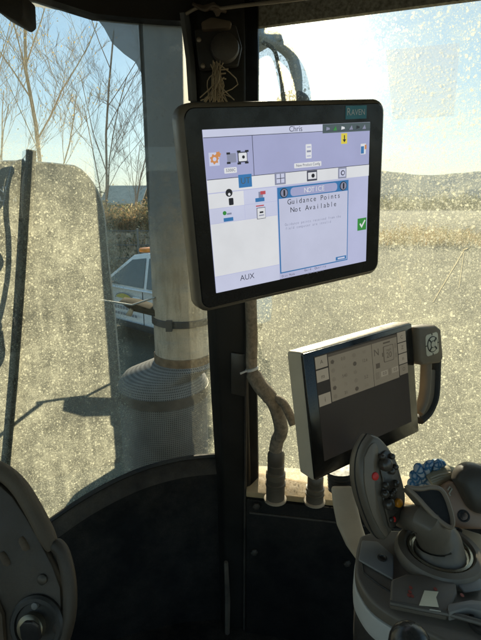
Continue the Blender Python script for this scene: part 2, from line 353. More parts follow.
# ------------------------------------------------------------------ glass and its dirt
def glass_mat():
    m = bpy.data.materials.new('window_glass'); m.use_nodes = True; t = NT(m); t.n.remove(t.n['Principled BSDF'])
    tr = t.node('ShaderNodeBsdfTransparent'); tr.inputs[0].default_value = (.93, .965, .955, 1)
    gl = t.node('ShaderNodeBsdfGlossy'); gl.inputs['Roughness'].default_value = .02
    fr = t.node('ShaderNodeFresnel'); fr.inputs[0].default_value = 1.45
    co = t.objco(); k = t.math('MULTIPLY', fr.outputs[0], t.remap(t.noise(co, 8, 3), .3, .7, .8, 1.))
    mx = t.node('ShaderNodeMixShader'); t.l.new(k, mx.inputs[0]); t.l.new(tr.outputs[0], mx.inputs[1]); t.l.new(gl.outputs[0], mx.inputs[2])
    t.l.new(mx.outputs[0], t.n['Material Output'].inputs[0]); return m
GLASS = glass_mat()
def dust_mat(name, base, spot, fine_k, off=(0, 0, 0), lo=None, clear=None, col=(.63, .61, .475), s1=110., s2=270., streak=0.):
    """dried dust on a pane: thin veil + splashes; lets the sun through as a glow"""
    m = bpy.data.materials.new(name); m.use_nodes = True; t = NT(m); t.n.remove(t.n['Principled BSDF'])
    tc = t.node('ShaderNodeTexCoord'); mp = t.node('ShaderNodeMapping'); mp.inputs['Location'].default_value = off; t.l.new(tc.outputs['Object'], mp.inputs[0]); co = mp.outputs[0]
    big = t.remap(t.noise(co, 5, 5, .6), .3, .7, .45, 1.45)
    med = t.remap(t.noise(co, 38, 5, .7), .34, .68, .6, 1.35)
    fine = t.remap(t.noise(co, 330, 2, .6), .50, .70, 0, 1)
    def spots(sc, rmax, keep):
        v = t.node('ShaderNodeTexVoronoi'); v.inputs['Scale'].default_value = sc
        wob = t.node('ShaderNodeVectorMath', operation='ADD'); nz = t.node('ShaderNodeTexNoise'); nz.inputs['Scale'].default_value = sc * 1.3; t.l.new(co, nz.inputs['Vector'])
        sc_ = t.node('ShaderNodeVectorMath', operation='SCALE'); sc_.inputs['Scale'].default_value = .9 / sc; t.l.new(nz.outputs['Color'], sc_.inputs[0])
        t.l.new(co, wob.inputs[0]); t.l.new(sc_.outputs[0], wob.inputs[1]); t.l.new(wob.outputs[0], v.inputs['Vector'])
        sp = t.node('ShaderNodeSeparateColor'); t.l.new(v.outputs['Color'], sp.inputs[0])
        r = t.remap(sp.outputs[0], keep, 1., 0., rmax)
        d = t.math('SUBTRACT', r, v.outputs['Distance']); return t.math('MULTIPLY', t.remap(d, 0., .10, 0., 1.), t.remap(sp.outputs[1], 0, 1, .35, 1.))
    sp1 = spots(s1, .62, .62); sp2 = spots(s2, .60, .45)
    tot = t.math('ADD', t.math('MULTIPLY', t.math('MULTIPLY', big, med), base), t.math('MULTIPLY', fine, fine_k))
    s_ = t.math('MULTIPLY', t.math('ADD', sp1, t.math('MULTIPLY', sp2, .75)), spot)
    tot = t.math('ADD', tot, t.math('MULTIPLY', s_, big))
    if streak:
        c2 = t.node('ShaderNodeMapping'); c2.inputs['Scale'].default_value = (1, 1, .06); t.l.new(co, c2.inputs[0])
        tot = t.math('ADD', tot, t.math('MULTIPLY', t.remap(t.noise(c2.outputs[0], 45, 3), .5, .72, 0, 1), streak))
    c3 = t.node('ShaderNodeMapping'); c3.inputs['Rotation'].default_value = (0, math.radians(14), 0); t.l.new(co, c3.inputs[0]); c4 = t.node('ShaderNodeMapping'); c4.inputs['Scale'].default_value = (.10, .3, 1); t.l.new(c3.outputs[0], c4.inputs[0])
    smear = t.math('MULTIPLY', t.remap(t.noise(c4.outputs[0], 26, 6, .7), .52, .74, 0, .26), t.remap(t.noise(co, 3.5, 2), .42, .6, 0, 1)); tot = t.math('ADD', tot, t.math('MULTIPLY', smear, 1. if base else 0.))
    if lo:       # heavier towards the bottom of the pane where the spray dries
        sx = t.node('ShaderNodeSeparateXYZ'); t.l.new(tc.outputs['Object'], sx.inputs[0])
        tot = t.math('MULTIPLY', tot, t.remap(sx.outputs[2], lo[0], lo[1], lo[2], lo[3]))
    if clear:    # strip of the pane wiped cleaner than the rest
        sx = t.node('ShaderNodeSeparateXYZ'); t.l.new(tc.outputs['Object'], sx.inputs[0]); wb = t.math('ADD', sx.outputs[0], t.math('MULTIPLY', t.math('SUBTRACT', t.noise(co, 14, 4), .5), .06))
        k1 = t.remap(wb, clear[0] - .015, clear[0] + .015, 0., 1.); k2 = t.remap(wb, clear[1] - .01, clear[1] + .01, 1., 0.)
        tot = t.math('MULTIPLY', tot, t.math('SUBTRACT', 1., t.math('MULTIPLY', t.math('MULTIPLY', k1, k2), clear[2])))
    tot = t.math('MINIMUM', tot, .92, clamp=True)
    tr = t.node('ShaderNodeBsdfTransparent'); tl = t.node('ShaderNodeBsdfTranslucent'); df = t.node('ShaderNodeBsdfDiffuse')
    for q in (tl, df): q.inputs[0].default_value = (*col, 1)
    rf_ = t.node('ShaderNodeBsdfRefraction'); rf_.inputs['Color'].default_value = (*col, 1); rf_.inputs['Roughness'].default_value = .70; rf_.inputs['IOR'].default_value = 1.25
    m0 = t.node('ShaderNodeMixShader'); m0.inputs[0].default_value = .10; t.l.new(tl.outputs[0], m0.inputs[1]); t.l.new(rf_.outputs[0], m0.inputs[2])
    m1 = t.node('ShaderNodeMixShader'); m1.inputs[0].default_value = .30; t.l.new(m0.outputs[0], m1.inputs[1]); t.l.new(df.outputs[0], m1.inputs[2])
    m2 = t.node('ShaderNodeMixShader'); t.l.new(tot, m2.inputs[0]); t.l.new(tr.outputs[0], m2.inputs[1]); t.l.new(m1.outputs[0], m2.inputs[2])
    t.l.new(m2.outputs[0], t.n['Material Output'].inputs[0]); return m

ws = thing('windscreen', 'curved dusty windscreen left of the dark corner pillar', 'windscreen', (-.4, 1.08, 1.5))
gm = MB(); gm.loft([[(q.x, q.y, WBs[i]) for i, q in enumerate(WSs)], [(q.x, q.y, WTs[i]) for i, q in enumerate(WSs)]], False, closed=False)
gm.build('glass', GLASS, ws)
dm = MB(); dm.loft([[(q.x - inward(WSs, i).x * .005, q.y - inward(WSs, i).y * .005, WBs[i] + .002) for i, q in enumerate(WSs)], [(q.x - inward(WSs, i).x * .005, q.y - inward(WSs, i).y * .005, WTs[i]) for i, q in enumerate(WSs)]], False, closed=False)
dm.build('dust_film', dust_mat('windscreen_dust', .32, .66, .36, clear=(.105, .318, .86), lo=(.75, 1.0, 1.0, .10), streak=.14, s1=210., s2=430.), ws)
# the uncleaned corner the wiper never reaches
band = [(-30, -6), (25, -3), (28, 4), (60, 9), (95, 15), (104, 27), (112, 42), (124, 53), (135, 61), (142, 74), (145, 92), (147, 120), (148.5, 160), (150, 230), (152, 300)]
band += [(165, 330), (190, 330), (207, 330)]
bm_ = MB(); lo_, hi_ = [], []
for (x0, y0), (x1, y1) in zip(band[:-1], band[1:]):
    m_ = max(1, int(abs(x1 - x0) / 4))
    for k in range(m_ + (1 if x1 == 207 else 0)):
        q = on_curtain(x0 + (x1 - x0) * k / m_, y0 + (y1 - y0) * k / m_, WSs); n = Vector((q.x, q.y, 0)).normalized() * .008; lo_.append(q + n); hi_.append(Vector((q.x + n.x, q.y + n.y, 2.70)))
bm_.loft([lo_, hi_], False, closed=False)
bm_.build('dirt_band', dust_mat('uncleaned_dirt', 1.6, .2, .2, off=(3, 1, 2), lo=(.62, 1.0, .0, 1.0), col=(.34, .34, .32)), ws)
sl = MB(); sl.tube([(q.x, q.y - .004, WBs[i] + .002) for i, q in enumerate(WSs)], .007, 6)
sl.build('seal', RUBBER, ws)

sg = thing('side_window', 'large dusty side window right of the dark corner pillar', 'window', (.5, 1.0, 1.6))
gm = MB(); gm.loft([[swp(0, 0, zb + .01), swp(L_, 0, zb + .01)], [swp(0, 0, 2.71), swp(L_, 0, 2.71)]], False, closed=False); gm.build('glass', GLASS, sg)
gm = MB(); gm.loft([[swp(0, -.005, zb + .012), swp(L_, -.005, zb + .012)], [swp(0, -.005, 2.708), swp(L_, -.005, 2.708)]], False, closed=False)
gm.build('dust_film', dust_mat('side_window_dust', .21, .64, .34, off=(5, 2, 1), lo=(.55, 1.1, 1.0, .62), s1=190., s2=420., streak=.04), sg)
gm = MB(); gm.loft([[swp(0, -.008, zb + .012), swp(L_, -.008, zb + .012)], [swp(0, -.008, 2.708), swp(L_, -.008, 2.708)]], False, closed=False)
gm.build('splash_film', dust_mat('mud_splashes', .0, .75, .0, off=(2, 4, 6), lo=(.45, .85, .12, 1.0), s1=130., s2=230., col=(.68, .66, .58)), sg)
sm = MB(); sm.prism([swp(0, .0, 2.664), swp(0, .014, 2.664), swp(0, .014, 2.704), swp(0, .0, 2.704)], swp(L_, 0, 0) - swp(0, 0, 0))
sm.build('seal', mat('gritty_seal', (.30, .28, .23), .9, var=.5, scale=150, bump=.4), sg)
# ghost reflection on the pane, painted as a pale see-through square
SWv = [SW[0], SW[2]]
st = MB(); cs = [on_curtain(x, y, SWv, .004) for x, y in ((386, 50), (460, 43), (454, 116), (393, 120))]
st.add(cs, [(0, 1, 2, 3)])
def reflection_mat():
    m = bpy.data.materials.new('painted_reflection'); m.use_nodes = True; t = NT(m); t.n.remove(t.n['Principled BSDF'])
    a = t.node('ShaderNodeBsdfTransparent'); b = t.node('ShaderNodeBsdfTranslucent'); b.inputs[0].default_value = (.30, .29, .32, 1); x = t.node('ShaderNodeMixShader')
    t.l.new(t.remap(t.noise(t.objco(), 20, 4), .3, .7, .24, .31), x.inputs[0]); t.l.new(a.outputs[0], x.inputs[1]); t.l.new(b.outputs[0], x.inputs[2]); t.l.new(x.outputs[0], t.n['Material Output'].inputs[0]); return m
st.build('ghost_reflection', reflection_mat(), sg)
# long scratches in the dirt
sc_ = MB()
for a, b, wd in (((433, 302), (464, 250), .0016), ((463, 250), (468, 248), .0022), ((464, 252), (459, 288), .001), ((398, 270), (403, 290), .0012)):
    pa_, pb_ = on_curtain(*a, SWv, -.008), on_curtain(*b, SWv, -.008); pts = [pa_.lerp(pb_, k / 8) + Vector((0, 0, .0016 * mnoise.noise(Vector((k * .9, a[0], 0))))) for k in range(9)]
    sc_.tube(pts, [wd * (.6 + .5 * abs(mnoise.noise(Vector((k, a[1], 2))))) for k in range(9)], 5)
sc_.build('dried_streak', dust_mat('dried_streak', .85, 0, .1, col=(.7, .64, .5)), sg)

# ------------------------------------------------------------------ guidance monitor (large)
HOUS = mat('monitor_housing', (.014, .014, .015), .5, var=.15, bump=.05, bscale=900, dust=.12)
RIM = mat('monitor_rim', (0.147, 0.114, 0.079), .42, var=.2, dust=.25)
MATTE = mat('bezel_glass', (.007, .0075, .009), .22, var=.1, dust=.12, spec=.35)
M1L, M1R = (.0708, .6047, 2.2974), (1.6277, -.104, .4886)
M1 = Matrix.LocRotScale(Vector(M1L), Euler(M1R), None); M1i = M1.inverted(); M1n = M1.to_3x3() @ Vector((0, 0, 1))
def S1(px, py, z=0): v = M1i @ Ppl(px, py, Vector(M1L), M1n); return Vector((v.x, v.y, z))
mon = thing('guidance_monitor', 'large black tablet style guidance monitor with a bright lavender notice screen', 'monitor', M1L, M1R)
W1, H1 = .2925, .235
b = MB(); b.loft([rrect(W1 - .05, H1 - .05, .02, z=-.036), rrect(W1 - .012, H1 - .012, .02, z=-.030), rrect(W1, H1, .017, z=-.022), rrect(W1, H1, .017, z=-.008), rrect(W1 - .003, H1 - .003, .016, z=-.004), rrect(W1 - .011, H1 - .011, .0125, z=-.0012)])
b.build('housing', RIM, mon, local=True)
b = MB(); b.loft([rrect(W1 - .011, H1 - .011, .0125, z=-.0011), rrect(W1 - .013, H1 - .013, .0115, z=0), rrect(.2, .15, .001, z=.0002)]); b.build('bezel', MATTE, mon, local=True)
b = MB(); b.tube([M1i @ P(222, 205, .68), M1i @ P(226, 190, .85), M1i @ P(222, 150, 1.075)], .016, 10); b.lathe([(.03, 0), (.03, .02), (.018, .035)], (-.01, .0, -.05), (0, 0, 1), 20)
b.build('mounting_arm', BLACK, mon, local=True)
E_LAV = emis('screen_lavender', rgb(186, 190, 222)); E_LAV2 = emis('screen_lavender_dark', rgb(166, 170, 208)); E_LAV3 = emis('screen_pale', rgb(204, 208, 232))
E_WHT = emis('screen_white', rgb(226, 228, 232)); E_BLUE = emis('screen_blue', rgb(52, 118, 176)); E_DARK = emis('screen_ink', rgb(62, 64, 84)); E_NOTE = emis('notice_pale', rgb(196, 200, 224))
E_BAR = emis('screen_toolbar', rgb(74, 88, 92)); E_YEL = emis('screen_yellow', rgb(222, 205, 70)); E_GRN = emis('screen_green', rgb(54, 140, 62)); E_ORG = emis('screen_orange', rgb(206, 140, 84)); E_RED = emis('screen_red', rgb(190, 80, 90)); E_BLK = emis('screen_black', rgb(28, 30, 40)); E_MID = emis('screen_grey', rgb(138, 142, 166))
def scr_corner(): return [S1(203.5, 128), S1(370, 123.5), S1(365, 262), S1(214.5, 292)]
cs = scr_corner(); sx0, sx1 = (cs[0].x + cs[3].x) / 2, (cs[1].x + cs[2].x) / 2; sy1, sy0 = (cs[0].y + cs[1].y) / 2, (cs[2].y + cs[3].y) / 2
def rect(x0, y0, x1, y1, z, name, m, parent, t=.0003, r=0):
    mb = MB()
    if r: mb.prism(rrect(x1 - x0, abs(y1 - y0), r, 4, (x0 + x1) / 2, (y0 + y1) / 2, z - t), (0, 0, t))
    else: mb.prism([(x0, y0, z - t), (x1, y0, z - t), (x1, y1, z - t), (x0, y1, z - t)], (0, 0, t))
    return mb.build(name, m, parent, smooth=0, local=True)
scr = rect(sx0, sy0, sx1, sy1, .0008, 'screen', E_LAV, mon, .0008)
def ui(tl, br, lev, name, m, r=0):
    a = S1(*tl); c = S1(*br); return rect(max(a.x, sx0), min(c.y, sy1), min(c.x, sx1), min(a.y, sy1), .0008 + .0004 * lev, name, m, scr, .0003, r)
def uic(c, w_, h_, lev, name, m, r=0):
    a = S1(*c); return rect(a.x - w_ / 2, a.y - h_ / 2, a.x + w_ / 2, a.y + h_ / 2, .0008 + .0004 * lev, name, m, scr, .0003, r)
def uit(c, txt, size, m, lev=3, mono=False, width=None, name='screen_text'):
    a = S1(*c); return text_mesh(txt, size, m, scr, name, Matrix.Translation((a.x, a.y, .0008 + .0004 * lev + .0001)), mono=mono, width=width)
def row(ya, yb, lev, name, m): return rect(sx0, yb, sx1, ya, .0008 + .0004 * lev, name, m, scr)
yl = [S1(203.7, 137.6).y, (S1(208.3, 178.6).y + S1(368, 165).y) / 2, (S1(208.8, 191.5).y + S1(368.5, 177).y) / 2]
row(sy1, yl[0], 1, 'title_bar', E_LAV3); row(yl[0] - .0008, yl[1], 1, 'job_panel', E_LAV2); row(yl[0], yl[0] - .0007, 2, 'divider_line', E_DARK); row(yl[1], yl[1] - .0007, 3, 'divider_line', E_DARK)
qx = S1(252.5, 154).x; rect(qx - .0003, yl[1], qx + .0003, yl[0], .0016, 'divider_line', E_DARK, scr)
row(yl[1] - .0006, yl[2], 2, 'tab_row', E_WHT)
a = S1(295, 131.4); text_mesh('Chris', .0088, E_DARK, scr, 'screen_text', Matrix.Translation((a.x, (sy1 + yl[0]) / 2, .0018)))
bx = S1(322, 130); tb = rect(bx.x, sy1 - .0105, sx1, sy1 - .0002, .0016, 'toolbar', E_BAR, scr)
for i, (x, mm) in enumerate(((327, E_MID), (334, E_GRN), (342, E_WHT), (350, E_MID), (357, E_BLK), (363, E_MID))):
    q = S1(x, 129.5); mb = MB(); z0 = .0021
    if i % 2: mb.prism([(q.x - .003, sy1 - .008, z0), (q.x + .003, sy1 - .008, z0), (q.x + .001, sy1 - .003, z0)], (0, 0, .0002))
    else: mb.prism([(q.x - .0028, sy1 - .0075, z0), (q.x + .0028, sy1 - .0065, z0), (q.x + .0022, sy1 - .0045, z0), (q.x - .0024, sy1 - .0035, z0)], (0, 0, .0002))
    mb.build('toolbar_icon', mm, scr, smooth=0, local=True)
uic((343.3, 138.6), .0095, .0125, 3, 'alert_icon', E_YEL); 
q = S1(343.3, 138.6); MB().prism([(q.x - .0007, q.y - .003, .0022), (q.x + .0007, q.y - .003, .0022), (q.x + .0007, q.y + .004, .0022), (q.x - .0007, q.y + .004, .0022)], (0, 0, .0002)).prism([(q.x - .0028, q.y - .001, .0022), (q.x, q.y - .0045, .0022), (q.x + .0028, q.y - .001, .0022)], (0, 0, .0002)).build('alert_arrow', E_BLK, scr, smooth=0, local=True)
# gear + implement icons
uic((213.6, 159.2), .0125, .014, 2, 'settings_icon', E_LAV3)
def disc(c, r, lev, name, m, seg=14, teeth=0):
    q = S1(*c) if not isinstance(c, Vector) else c; pts = []
    n = seg if not teeth else teeth * 4
    for k in range(n):
        rr = r * (1 if not teeth or k % 4 < 2 else .78); a = 2 * math.pi * k / n; pts.append((q.x + rr * math.cos(a), q.y + rr * math.sin(a), .0008 + .0004 * lev))
    return MB().prism(pts, (0, 0, .0003)).build(name, m, scr, smooth=0, local=True)
disc((213.6, 159.2), .0055, 3, 'gear', E_ORG, teeth=7); disc((213.6, 159.2), .0022, 4, 'gear_hole', E_LAV3); disc((217.2, 154.5), .0033, 4, 'gear', E_ORG, teeth=6)
uic((231, 158), .0115, .010, 2, 'tractor_icon', E_MID, .001); uic((242, 157), .0125, .0115, 2, 'tractor_icon', E_DARK, .001); uic((242, 157), .0105, .009, 3, 'tractor_cab_icon', E_WHT, .001); disc((242.4, 157), .0018, 4, 'tractor_dot', E_BLK)
for x, y in ((227.5, 153.5), (228, 163), (238, 151.5), (238.5, 163.5), (246, 151), (246, 162.5)): uic((x, y), .0045, .0022, 3, 'wheel_icon', E_BLK)
uic((230, 170.3), .016, .0062, 2, 'name_tag', E_WHT, .001); uit((230, 170.3), '5300C', .0046, E_DARK, 3)
uic((308, 151.3), .0085, .0165, 2, 'product_icon', E_WHT, .001); uic((308, 151.3), .006, .0022, 3, 'product_icon_bar', E_MID); uic((308, 147), .0055, .0012, 3, 'product_icon_bar', E_LAV2); uic((308, 156), .0055, .0012, 3, 'product_icon_bar', E_LAV2)
uic((307.3, 164.7), .041, .0058, 2, 'name_tag', E_WHT, .001); uit((307.3, 164.7), 'New Product Config', .0045, E_DARK, 3, width=.036)
uic((362.5, 149), .0085, .013, 2, 'chart_icon', E_WHT); uic((361.5, 150), .005, .009, 3, 'chart_icon_fill', E_BLUE); uic((364.5, 147), .0028, .0055, 4, 'chart_icon_pen', E_ORG)
# tab buttons
uic((244.3, 180.8), .0175, .0145, 4, 'tab_button', E_BLUE); uic((279.2, 178.3), .0155, .0145, 4, 'tab_button', E_MID); uic((311, 175.6), .0155, .0125, 4, 'tab_button', E_DARK); uic((341.2, 172.8), .0135, .0135, 4, 'tab_button', E_MID)
uit((244.3, 180.8), 'UT', .010, E_BAR, 5); uic((279.2, 178.3), .011, .0105, 5, 'grid_icon', E_LAV3); uic((279.2, 178.3), .0008, .0105, 6, 'grid_line', E_DARK); uic((279.2, 178.3), .011, .0008, 6, 'grid_line', E_DARK)
uic((311, 175.6), .0125, .008, 5, 'camera_icon', E_WHT); disc((311.5, 175.6), .0025, 6, 'camera_lens', E_BLK); uic((341.2, 172.8), .010, .010, 5, 'search_icon', E_LAV3); disc((341.2, 172.8), .0033, 6, 'search_ring', E_DARK); disc((341.2, 172.8), .002, 7, 'search_ring_inner', E_LAV3)
# function grid
def cell(px, lev, name, m):
    a, c = S1(*px[0]), S1(*px[1]); return rect(max(a.x, sx0 + .0002), c.y, c.x, a.y, .0008 + .0004 * lev, name, m, scr)
xa, xb, xc = S1(209, 200).x, S1(243.3, 198).x, S1(276, 195).x
y1_, y2_, y3_, y4_ = S1(225, 192.5).y, S1(226, 207).y, S1(227, 221.7).y, S1(232, 273.2).y
rect(sx0, y2_, xb, y1_, .0016, 'function_cell', E_WHT, scr); rect(xb + .0006, y2_, xc, y1_, .0016, 'function_cell', E_LAV3, scr); rect(sx0, y3_, xb, y2_ - .0006, .0016, 'function_cell', E_LAV3, scr); rect(xb + .0006, y3_, xc, y2_ - .0006, .0016, 'function_cell', E_LAV3, scr)
rect(sx0, y4_, xc, y3_ - .0006, .0016, 'blank_area', E_WHT, scr); rect(sx0, sy0, xc, y4_ - .0008, .0016, 'aux_bar', E_LAV3, scr)
uit((246.5, 276.8), 'AUX', .0098, E_DARK, 3)
k = MB(); q = S1(229.3, 198); z0 = .0021
k.prism(rrect(.006, .008, .001, 3, q.x + .001, q.y - .004, z0), (0, 0, .0002)); k.prism([(q.x + .0045 * math.cos(a) - .001, q.y + .006 + .0045 * math.sin(a), z0) for a in [2 * math.pi * i / 12 for i in range(12)]], (0, 0, .0002)); k.build('joystick_icon', E_BLK, scr, smooth=0, local=True)
disc((228.3, 194.2), .0016, 4, 'joystick_icon_dot', E_WHT)
uic((260, 195), .006, .008, 3, 'valve_icon', E_MID); uic((262, 192.6), .007, .004, 4, 'valve_cap', E_RED); uic((259, 199.6), .0125, .0045, 4, 'valve_label', E_BLUE)
disc((223.8, 213), .0024, 3, 'status_icon', E_GRN); uic((228.5, 213.6), .006, .002, 3, 'status_icon', E_MID); uic((227.8, 219.3), .0125, .0042, 3, 'status_label', E_BLUE)
uic((260.4, 213), .012, .0135, 3, 'document_icon', E_DARK); uic((260.4, 213), .0108, .0122, 4, 'document_page', E_WHT); uic((260.4, 212), .005, .002, 5, 'document_bar', E_BLK); uic((260.4, 215), .007, .0012, 5, 'document_bar', E_MID); uic((259, 205.6), .011, .0014, 4, 'document_caption', E_RED)
# notice window
a, c = S1(276.6, 186.7), S1(346, 262.5); nx0, nx1 = (a.x + S1(278.8, 270.4).x) / 2, (c.x + S1(347.7, 180.5).x) / 2; ny1, ny0 = (a.y + S1(347.7, 180.5).y) / 2, (c.y + S1(278.8, 270.4).y) / 2
rect(nx0, ny0, nx1, ny1, .0024, 'notice_frame', E_BLUE, scr); rect(nx0 + .0016, ny0 + .0016, nx1 - .0016, ny1 - .0135, .0028, 'notice_page', E_NOTE, scr)
hy = ny1 - .0070; rect(nx0 + .019, hy - .0052, nx1 - .019, hy + .0052, .0028, 'notice_title_pill', E_LAV2, scr, r=.0045)
def tx(x, y, txt, size, m, **k): return text_mesh(txt, size, m, scr, 'screen_text', Matrix.Translation((x, y, .0031)), **k)
nc = (nx0 + nx1) / 2
tx(nc, hy, 'NOTICE', .0086, E_WHT, mono=True)
for x in (nx0 + .0092, nx1 - .0092):
    disc(Vector((x, hy, 0)), .0058, 5, 'information_badge', E_BLK); disc(Vector((x, hy, 0)), .0048, 6, 'information_badge_face', E_MID); rect(x - .0012, hy - .0035, x + .0012, hy + .0035, .0037, 'information_mark', E_BLK, scr)
ty = S1(312.5, 197.6).y; tx(nc, ty - .0015, 'Guidance Points', .0090, E_BLK, mono=True, width=.082); tx(nc - .001, ty - .0115, 'Not Available', .0090, E_BLK, mono=True, width=.072)
ty = S1(309.5, 221).y; tx(nc - .002, ty + .0005, 'Guidance points received from the', .0047, E_MID, mono=True, width=.089); tx(nc - .010, ty - .0046, 'field computer are invalid', .0047, E_MID, mono=True, width=.071)
fy = (ny0 + sy0) / 2
rect(nx1 - .021, ny0 + .0024, nx1 - .003, ny0 + .0072, .0032, 'small_button', E_BLUE, scr); rect(nx1 - .018, ny0 + .0037, nx1 - .006, ny0 + .0059, .0036, 'small_button_bar', E_LAV3, scr)
tx(nc, fy + .0018, 'Guid. Quality', .0042, E_DARK, mono=True, width=.036); tx(nx0 + .012, fy, 'Dist Mode', .004, E_DARK, mono=True, width=.02); tx(nc, fy - .0028, '(No Signal)', .0036, E_MID, mono=True, width=.026)
uic((361.2, 224), .0155, .0165, 2, 'confirm_button', E_GRN)
q = S1(361.2, 224); ck = MB(); z0 = .0021
ck.prism([(q.x - .0048, q.y + .0005, z0), (q.x - .0032, q.y + .0018, z0), (q.x - .0012, q.y - .0015, z0), (q.x + .0042, q.y + .0058, z0), (q.x + .0056, q.y + .0045, z0), (q.x - .001, q.y - .0050, z0)], (0, 0, .0002)); ck.build('check_mark', E_WHT, scr, smooth=0, local=True)
# maker's plate on the bezel
a = S1(356, 112.3); pw, ph = .0345, .0155
pt = rect(a.x - pw / 2, a.y - ph / 2, a.x + pw / 2, a.y + ph / 2, .0006, 'name_plate', mat('plate_teal', (.08, .36, .48), .4, var=.1), mon, .0006)
PLW = mat('plate_letters', (.9, .92, .92), .5, var=.05)
text_mesh('R', .0125, PLW, pt, 'plate_lettering', Matrix.Translation((a.x - .0122, a.y + .0004, .0008)), width=.0058); text_mesh('AVEN', .0098, PLW, pt, 'plate_lettering', Matrix.Translation((a.x + .0032, a.y - .0003, .0008)), width=.0225)

# ------------------------------------------------------------------ tractor display (smaller, dimmer)
M2L, M2R = (.2102, .7238, 1.9816), (1.4203, -.0466, .5777)
M2 = Matrix.LocRotScale(Vector(M2L), Euler(M2R), None); M2i = M2.inverted(); M2n = M2.to_3x3() @ Vector((0, 0, 1))
def S2(px, py, z=0): v = M2i @ Ppl(px, py, M2 @ Vector((0, 0, z)), M2n); return Vector((v.x, v.y, z))
dsp = thing('tractor_display', 'smaller grey framed tractor display with dim monochrome screen, keypad and grip handle', 'display', M2L, M2R)
W2, H2 = .2547, .205
SHELL = mat('display_shell', (0.53, 0.43, 0.307), .5, var=.12, dust=.3); DGLASS = mat('display_glass', (.010, .009, .008), .16, var=.1, dust=.10, spec=.5)
b = MB(); b.loft([rrect(W2 - .03, H2 - .03, .01, z=-.046), rrect(W2, H2, .006, z=-.034), rrect(W2 + .002, H2 + .003, .005, z=-.006), rrect(W2, H2, .004, z=-.002)]); b.build('housing', SHELL, dsp, local=True)
b = MB(); b.loft([rrect(W2 - .001, H2 - .001, .004, z=-.0019), rrect(W2 - .002, H2 - .002, .003, z=.001), rrect(W2 - .003, H2 - .003, .003, z=.0014)]); b.build('bezel', DGLASS, dsp, local=True)
cs = [S2(312, 357), S2(404.5, 330), S2(410.5, 420), S2(325, 462)]
tx0, tx1 = (cs[0].x + cs[3].x) / 2, (cs[1].x + cs[2].x) / 2; ty1, ty0 = (cs[0].y + cs[1].y) / 2, (cs[2].y + cs[3].y) / 2
G_DK = emis('lcd_dark', rgb(26, 22, 18)); G_BG = emis('lcd_page', rgb(100, 94, 79)); G_LT = emis('lcd_light', rgb(118, 112, 96)); G_IN = emis('lcd_ink', rgb(62, 56, 46)); G_MD = emis('lcd_mid', rgb(92, 86, 72))
s2 = rect(tx0, ty0, tx1, ty1, .0020, 'screen', G_DK, dsp, .0008)
TW, TH = tx1 - tx0, ty1 - ty0
def r2(u0, v0, u1, v1, lev, name, m, r=0): return rect(tx0 + u0 * TW, ty1 - v1 * TH, tx0 + u1 * TW, ty1 - v0 * TH, .0020 + .0004 * lev, name, m, s2, .0003, r)
def t2(u, v, txt, size, m, lev=3, **k): return text_mesh(txt, size, m, s2, 'screen_text', Matrix.Translation((tx0 + u * TW, ty1 - v * TH, .0021 + .0004 * lev)), **k)
r2(.13, .015, .585, .47, 1, 'reading_panel', G_BG); r2(.59, .015, .885, .47, 1, 'speed_panel', G_BG); r2(.13, .015, .885, .04, 2, 'panel_header', G_IN)
for i, v in enumerate((.01, .135, .365)): r2(.005, v, .12, v + .11, 1, 'soft_key', G_LT)
for i, v in enumerate((.005, .12, .235, .35)): r2(.895, v, .998, v + .105, 1, 'soft_key', (G_LT if i < 3 else G_BG))
t2(.062, .20, 'ᴗ' if False else 'm', .010, G_IN, 2); t2(.062, .065, 'A', .009, G_IN, 2); t2(.062, .42, 'i', .012, G_IN, 2); t2(.945, .06, 'C', .009, G_IN, 2); t2(.945, .17, 'Z', .009, G_IN, 2); t2(.945, .285, 'n', .010, G_IN, 2); t2(.945, .40, 'O', .009, G_IN, 2)
for rr in range(5):
    for cc in range(2):
        u, v = .165 + cc * .225, .095 + rr * .083
        q = Vector((tx0 + u * TW, ty1 - v * TH, 0)); n = 5 + (rr + cc) % 3
        MB().prism([(q.x + .0042 * math.cos(6.283 * k / n), q.y + .0038 * math.sin(6.283 * k / n), .0029) for k in range(n)], (0, 0, .0002)).build('reading_icon', G_IN if (rr * 2 + cc) % 3 == 0 else G_MD, s2, smooth=0, local=True)
        t2(u + .11, v, ['0.0', '98', '1.4', '12.6', '540', '0', '78', '2.2', '31', '0.8'][rr * 2 + cc], .0075, G_MD if (rr + cc) % 2 else G_IN, 2)
t2(.635, .14, 'N', .017, G_IN, 2); r2(.70, .16, .71, .2, 2, 'gear_mark', G_IN)
r2(.715, .10, .835, .265, 2, 'speed_box', G_IN, .002); r2(.722, .105, .828, .258, 3, 'speed_box_face', G_BG, .002); t2(.775, .145, 'mph', .007, G_IN, 4); t2(.775, .20, '20', .014, G_IN, 4)
r2(.62, .25, .665, .30, 2, 'gear_mark', G_IN); r2(.72, .06, .80, .075, 2, 'gear_mark', G_IN); r2(.85, .10, .875, .15, 2, 'gear_mark', G_MD); r2(.85, .2, .875, .25, 2, 'gear_mark', G_MD)
r2(.67, .345, .75, .40, 2, 'value_box', G_LT); r2(.80, .345, .88, .40, 2, 'value_box', G_LT); t2(.71, .372, '0.0', .0075, G_IN, 3); t2(.84, .372, '0.0', .0075, G_IN, 3); r2(.61, .34, .65, .41, 2, 'gear_mark', G_MD); r2(.765, .34, .785, .41, 2, 'gear_mark', G_MD)
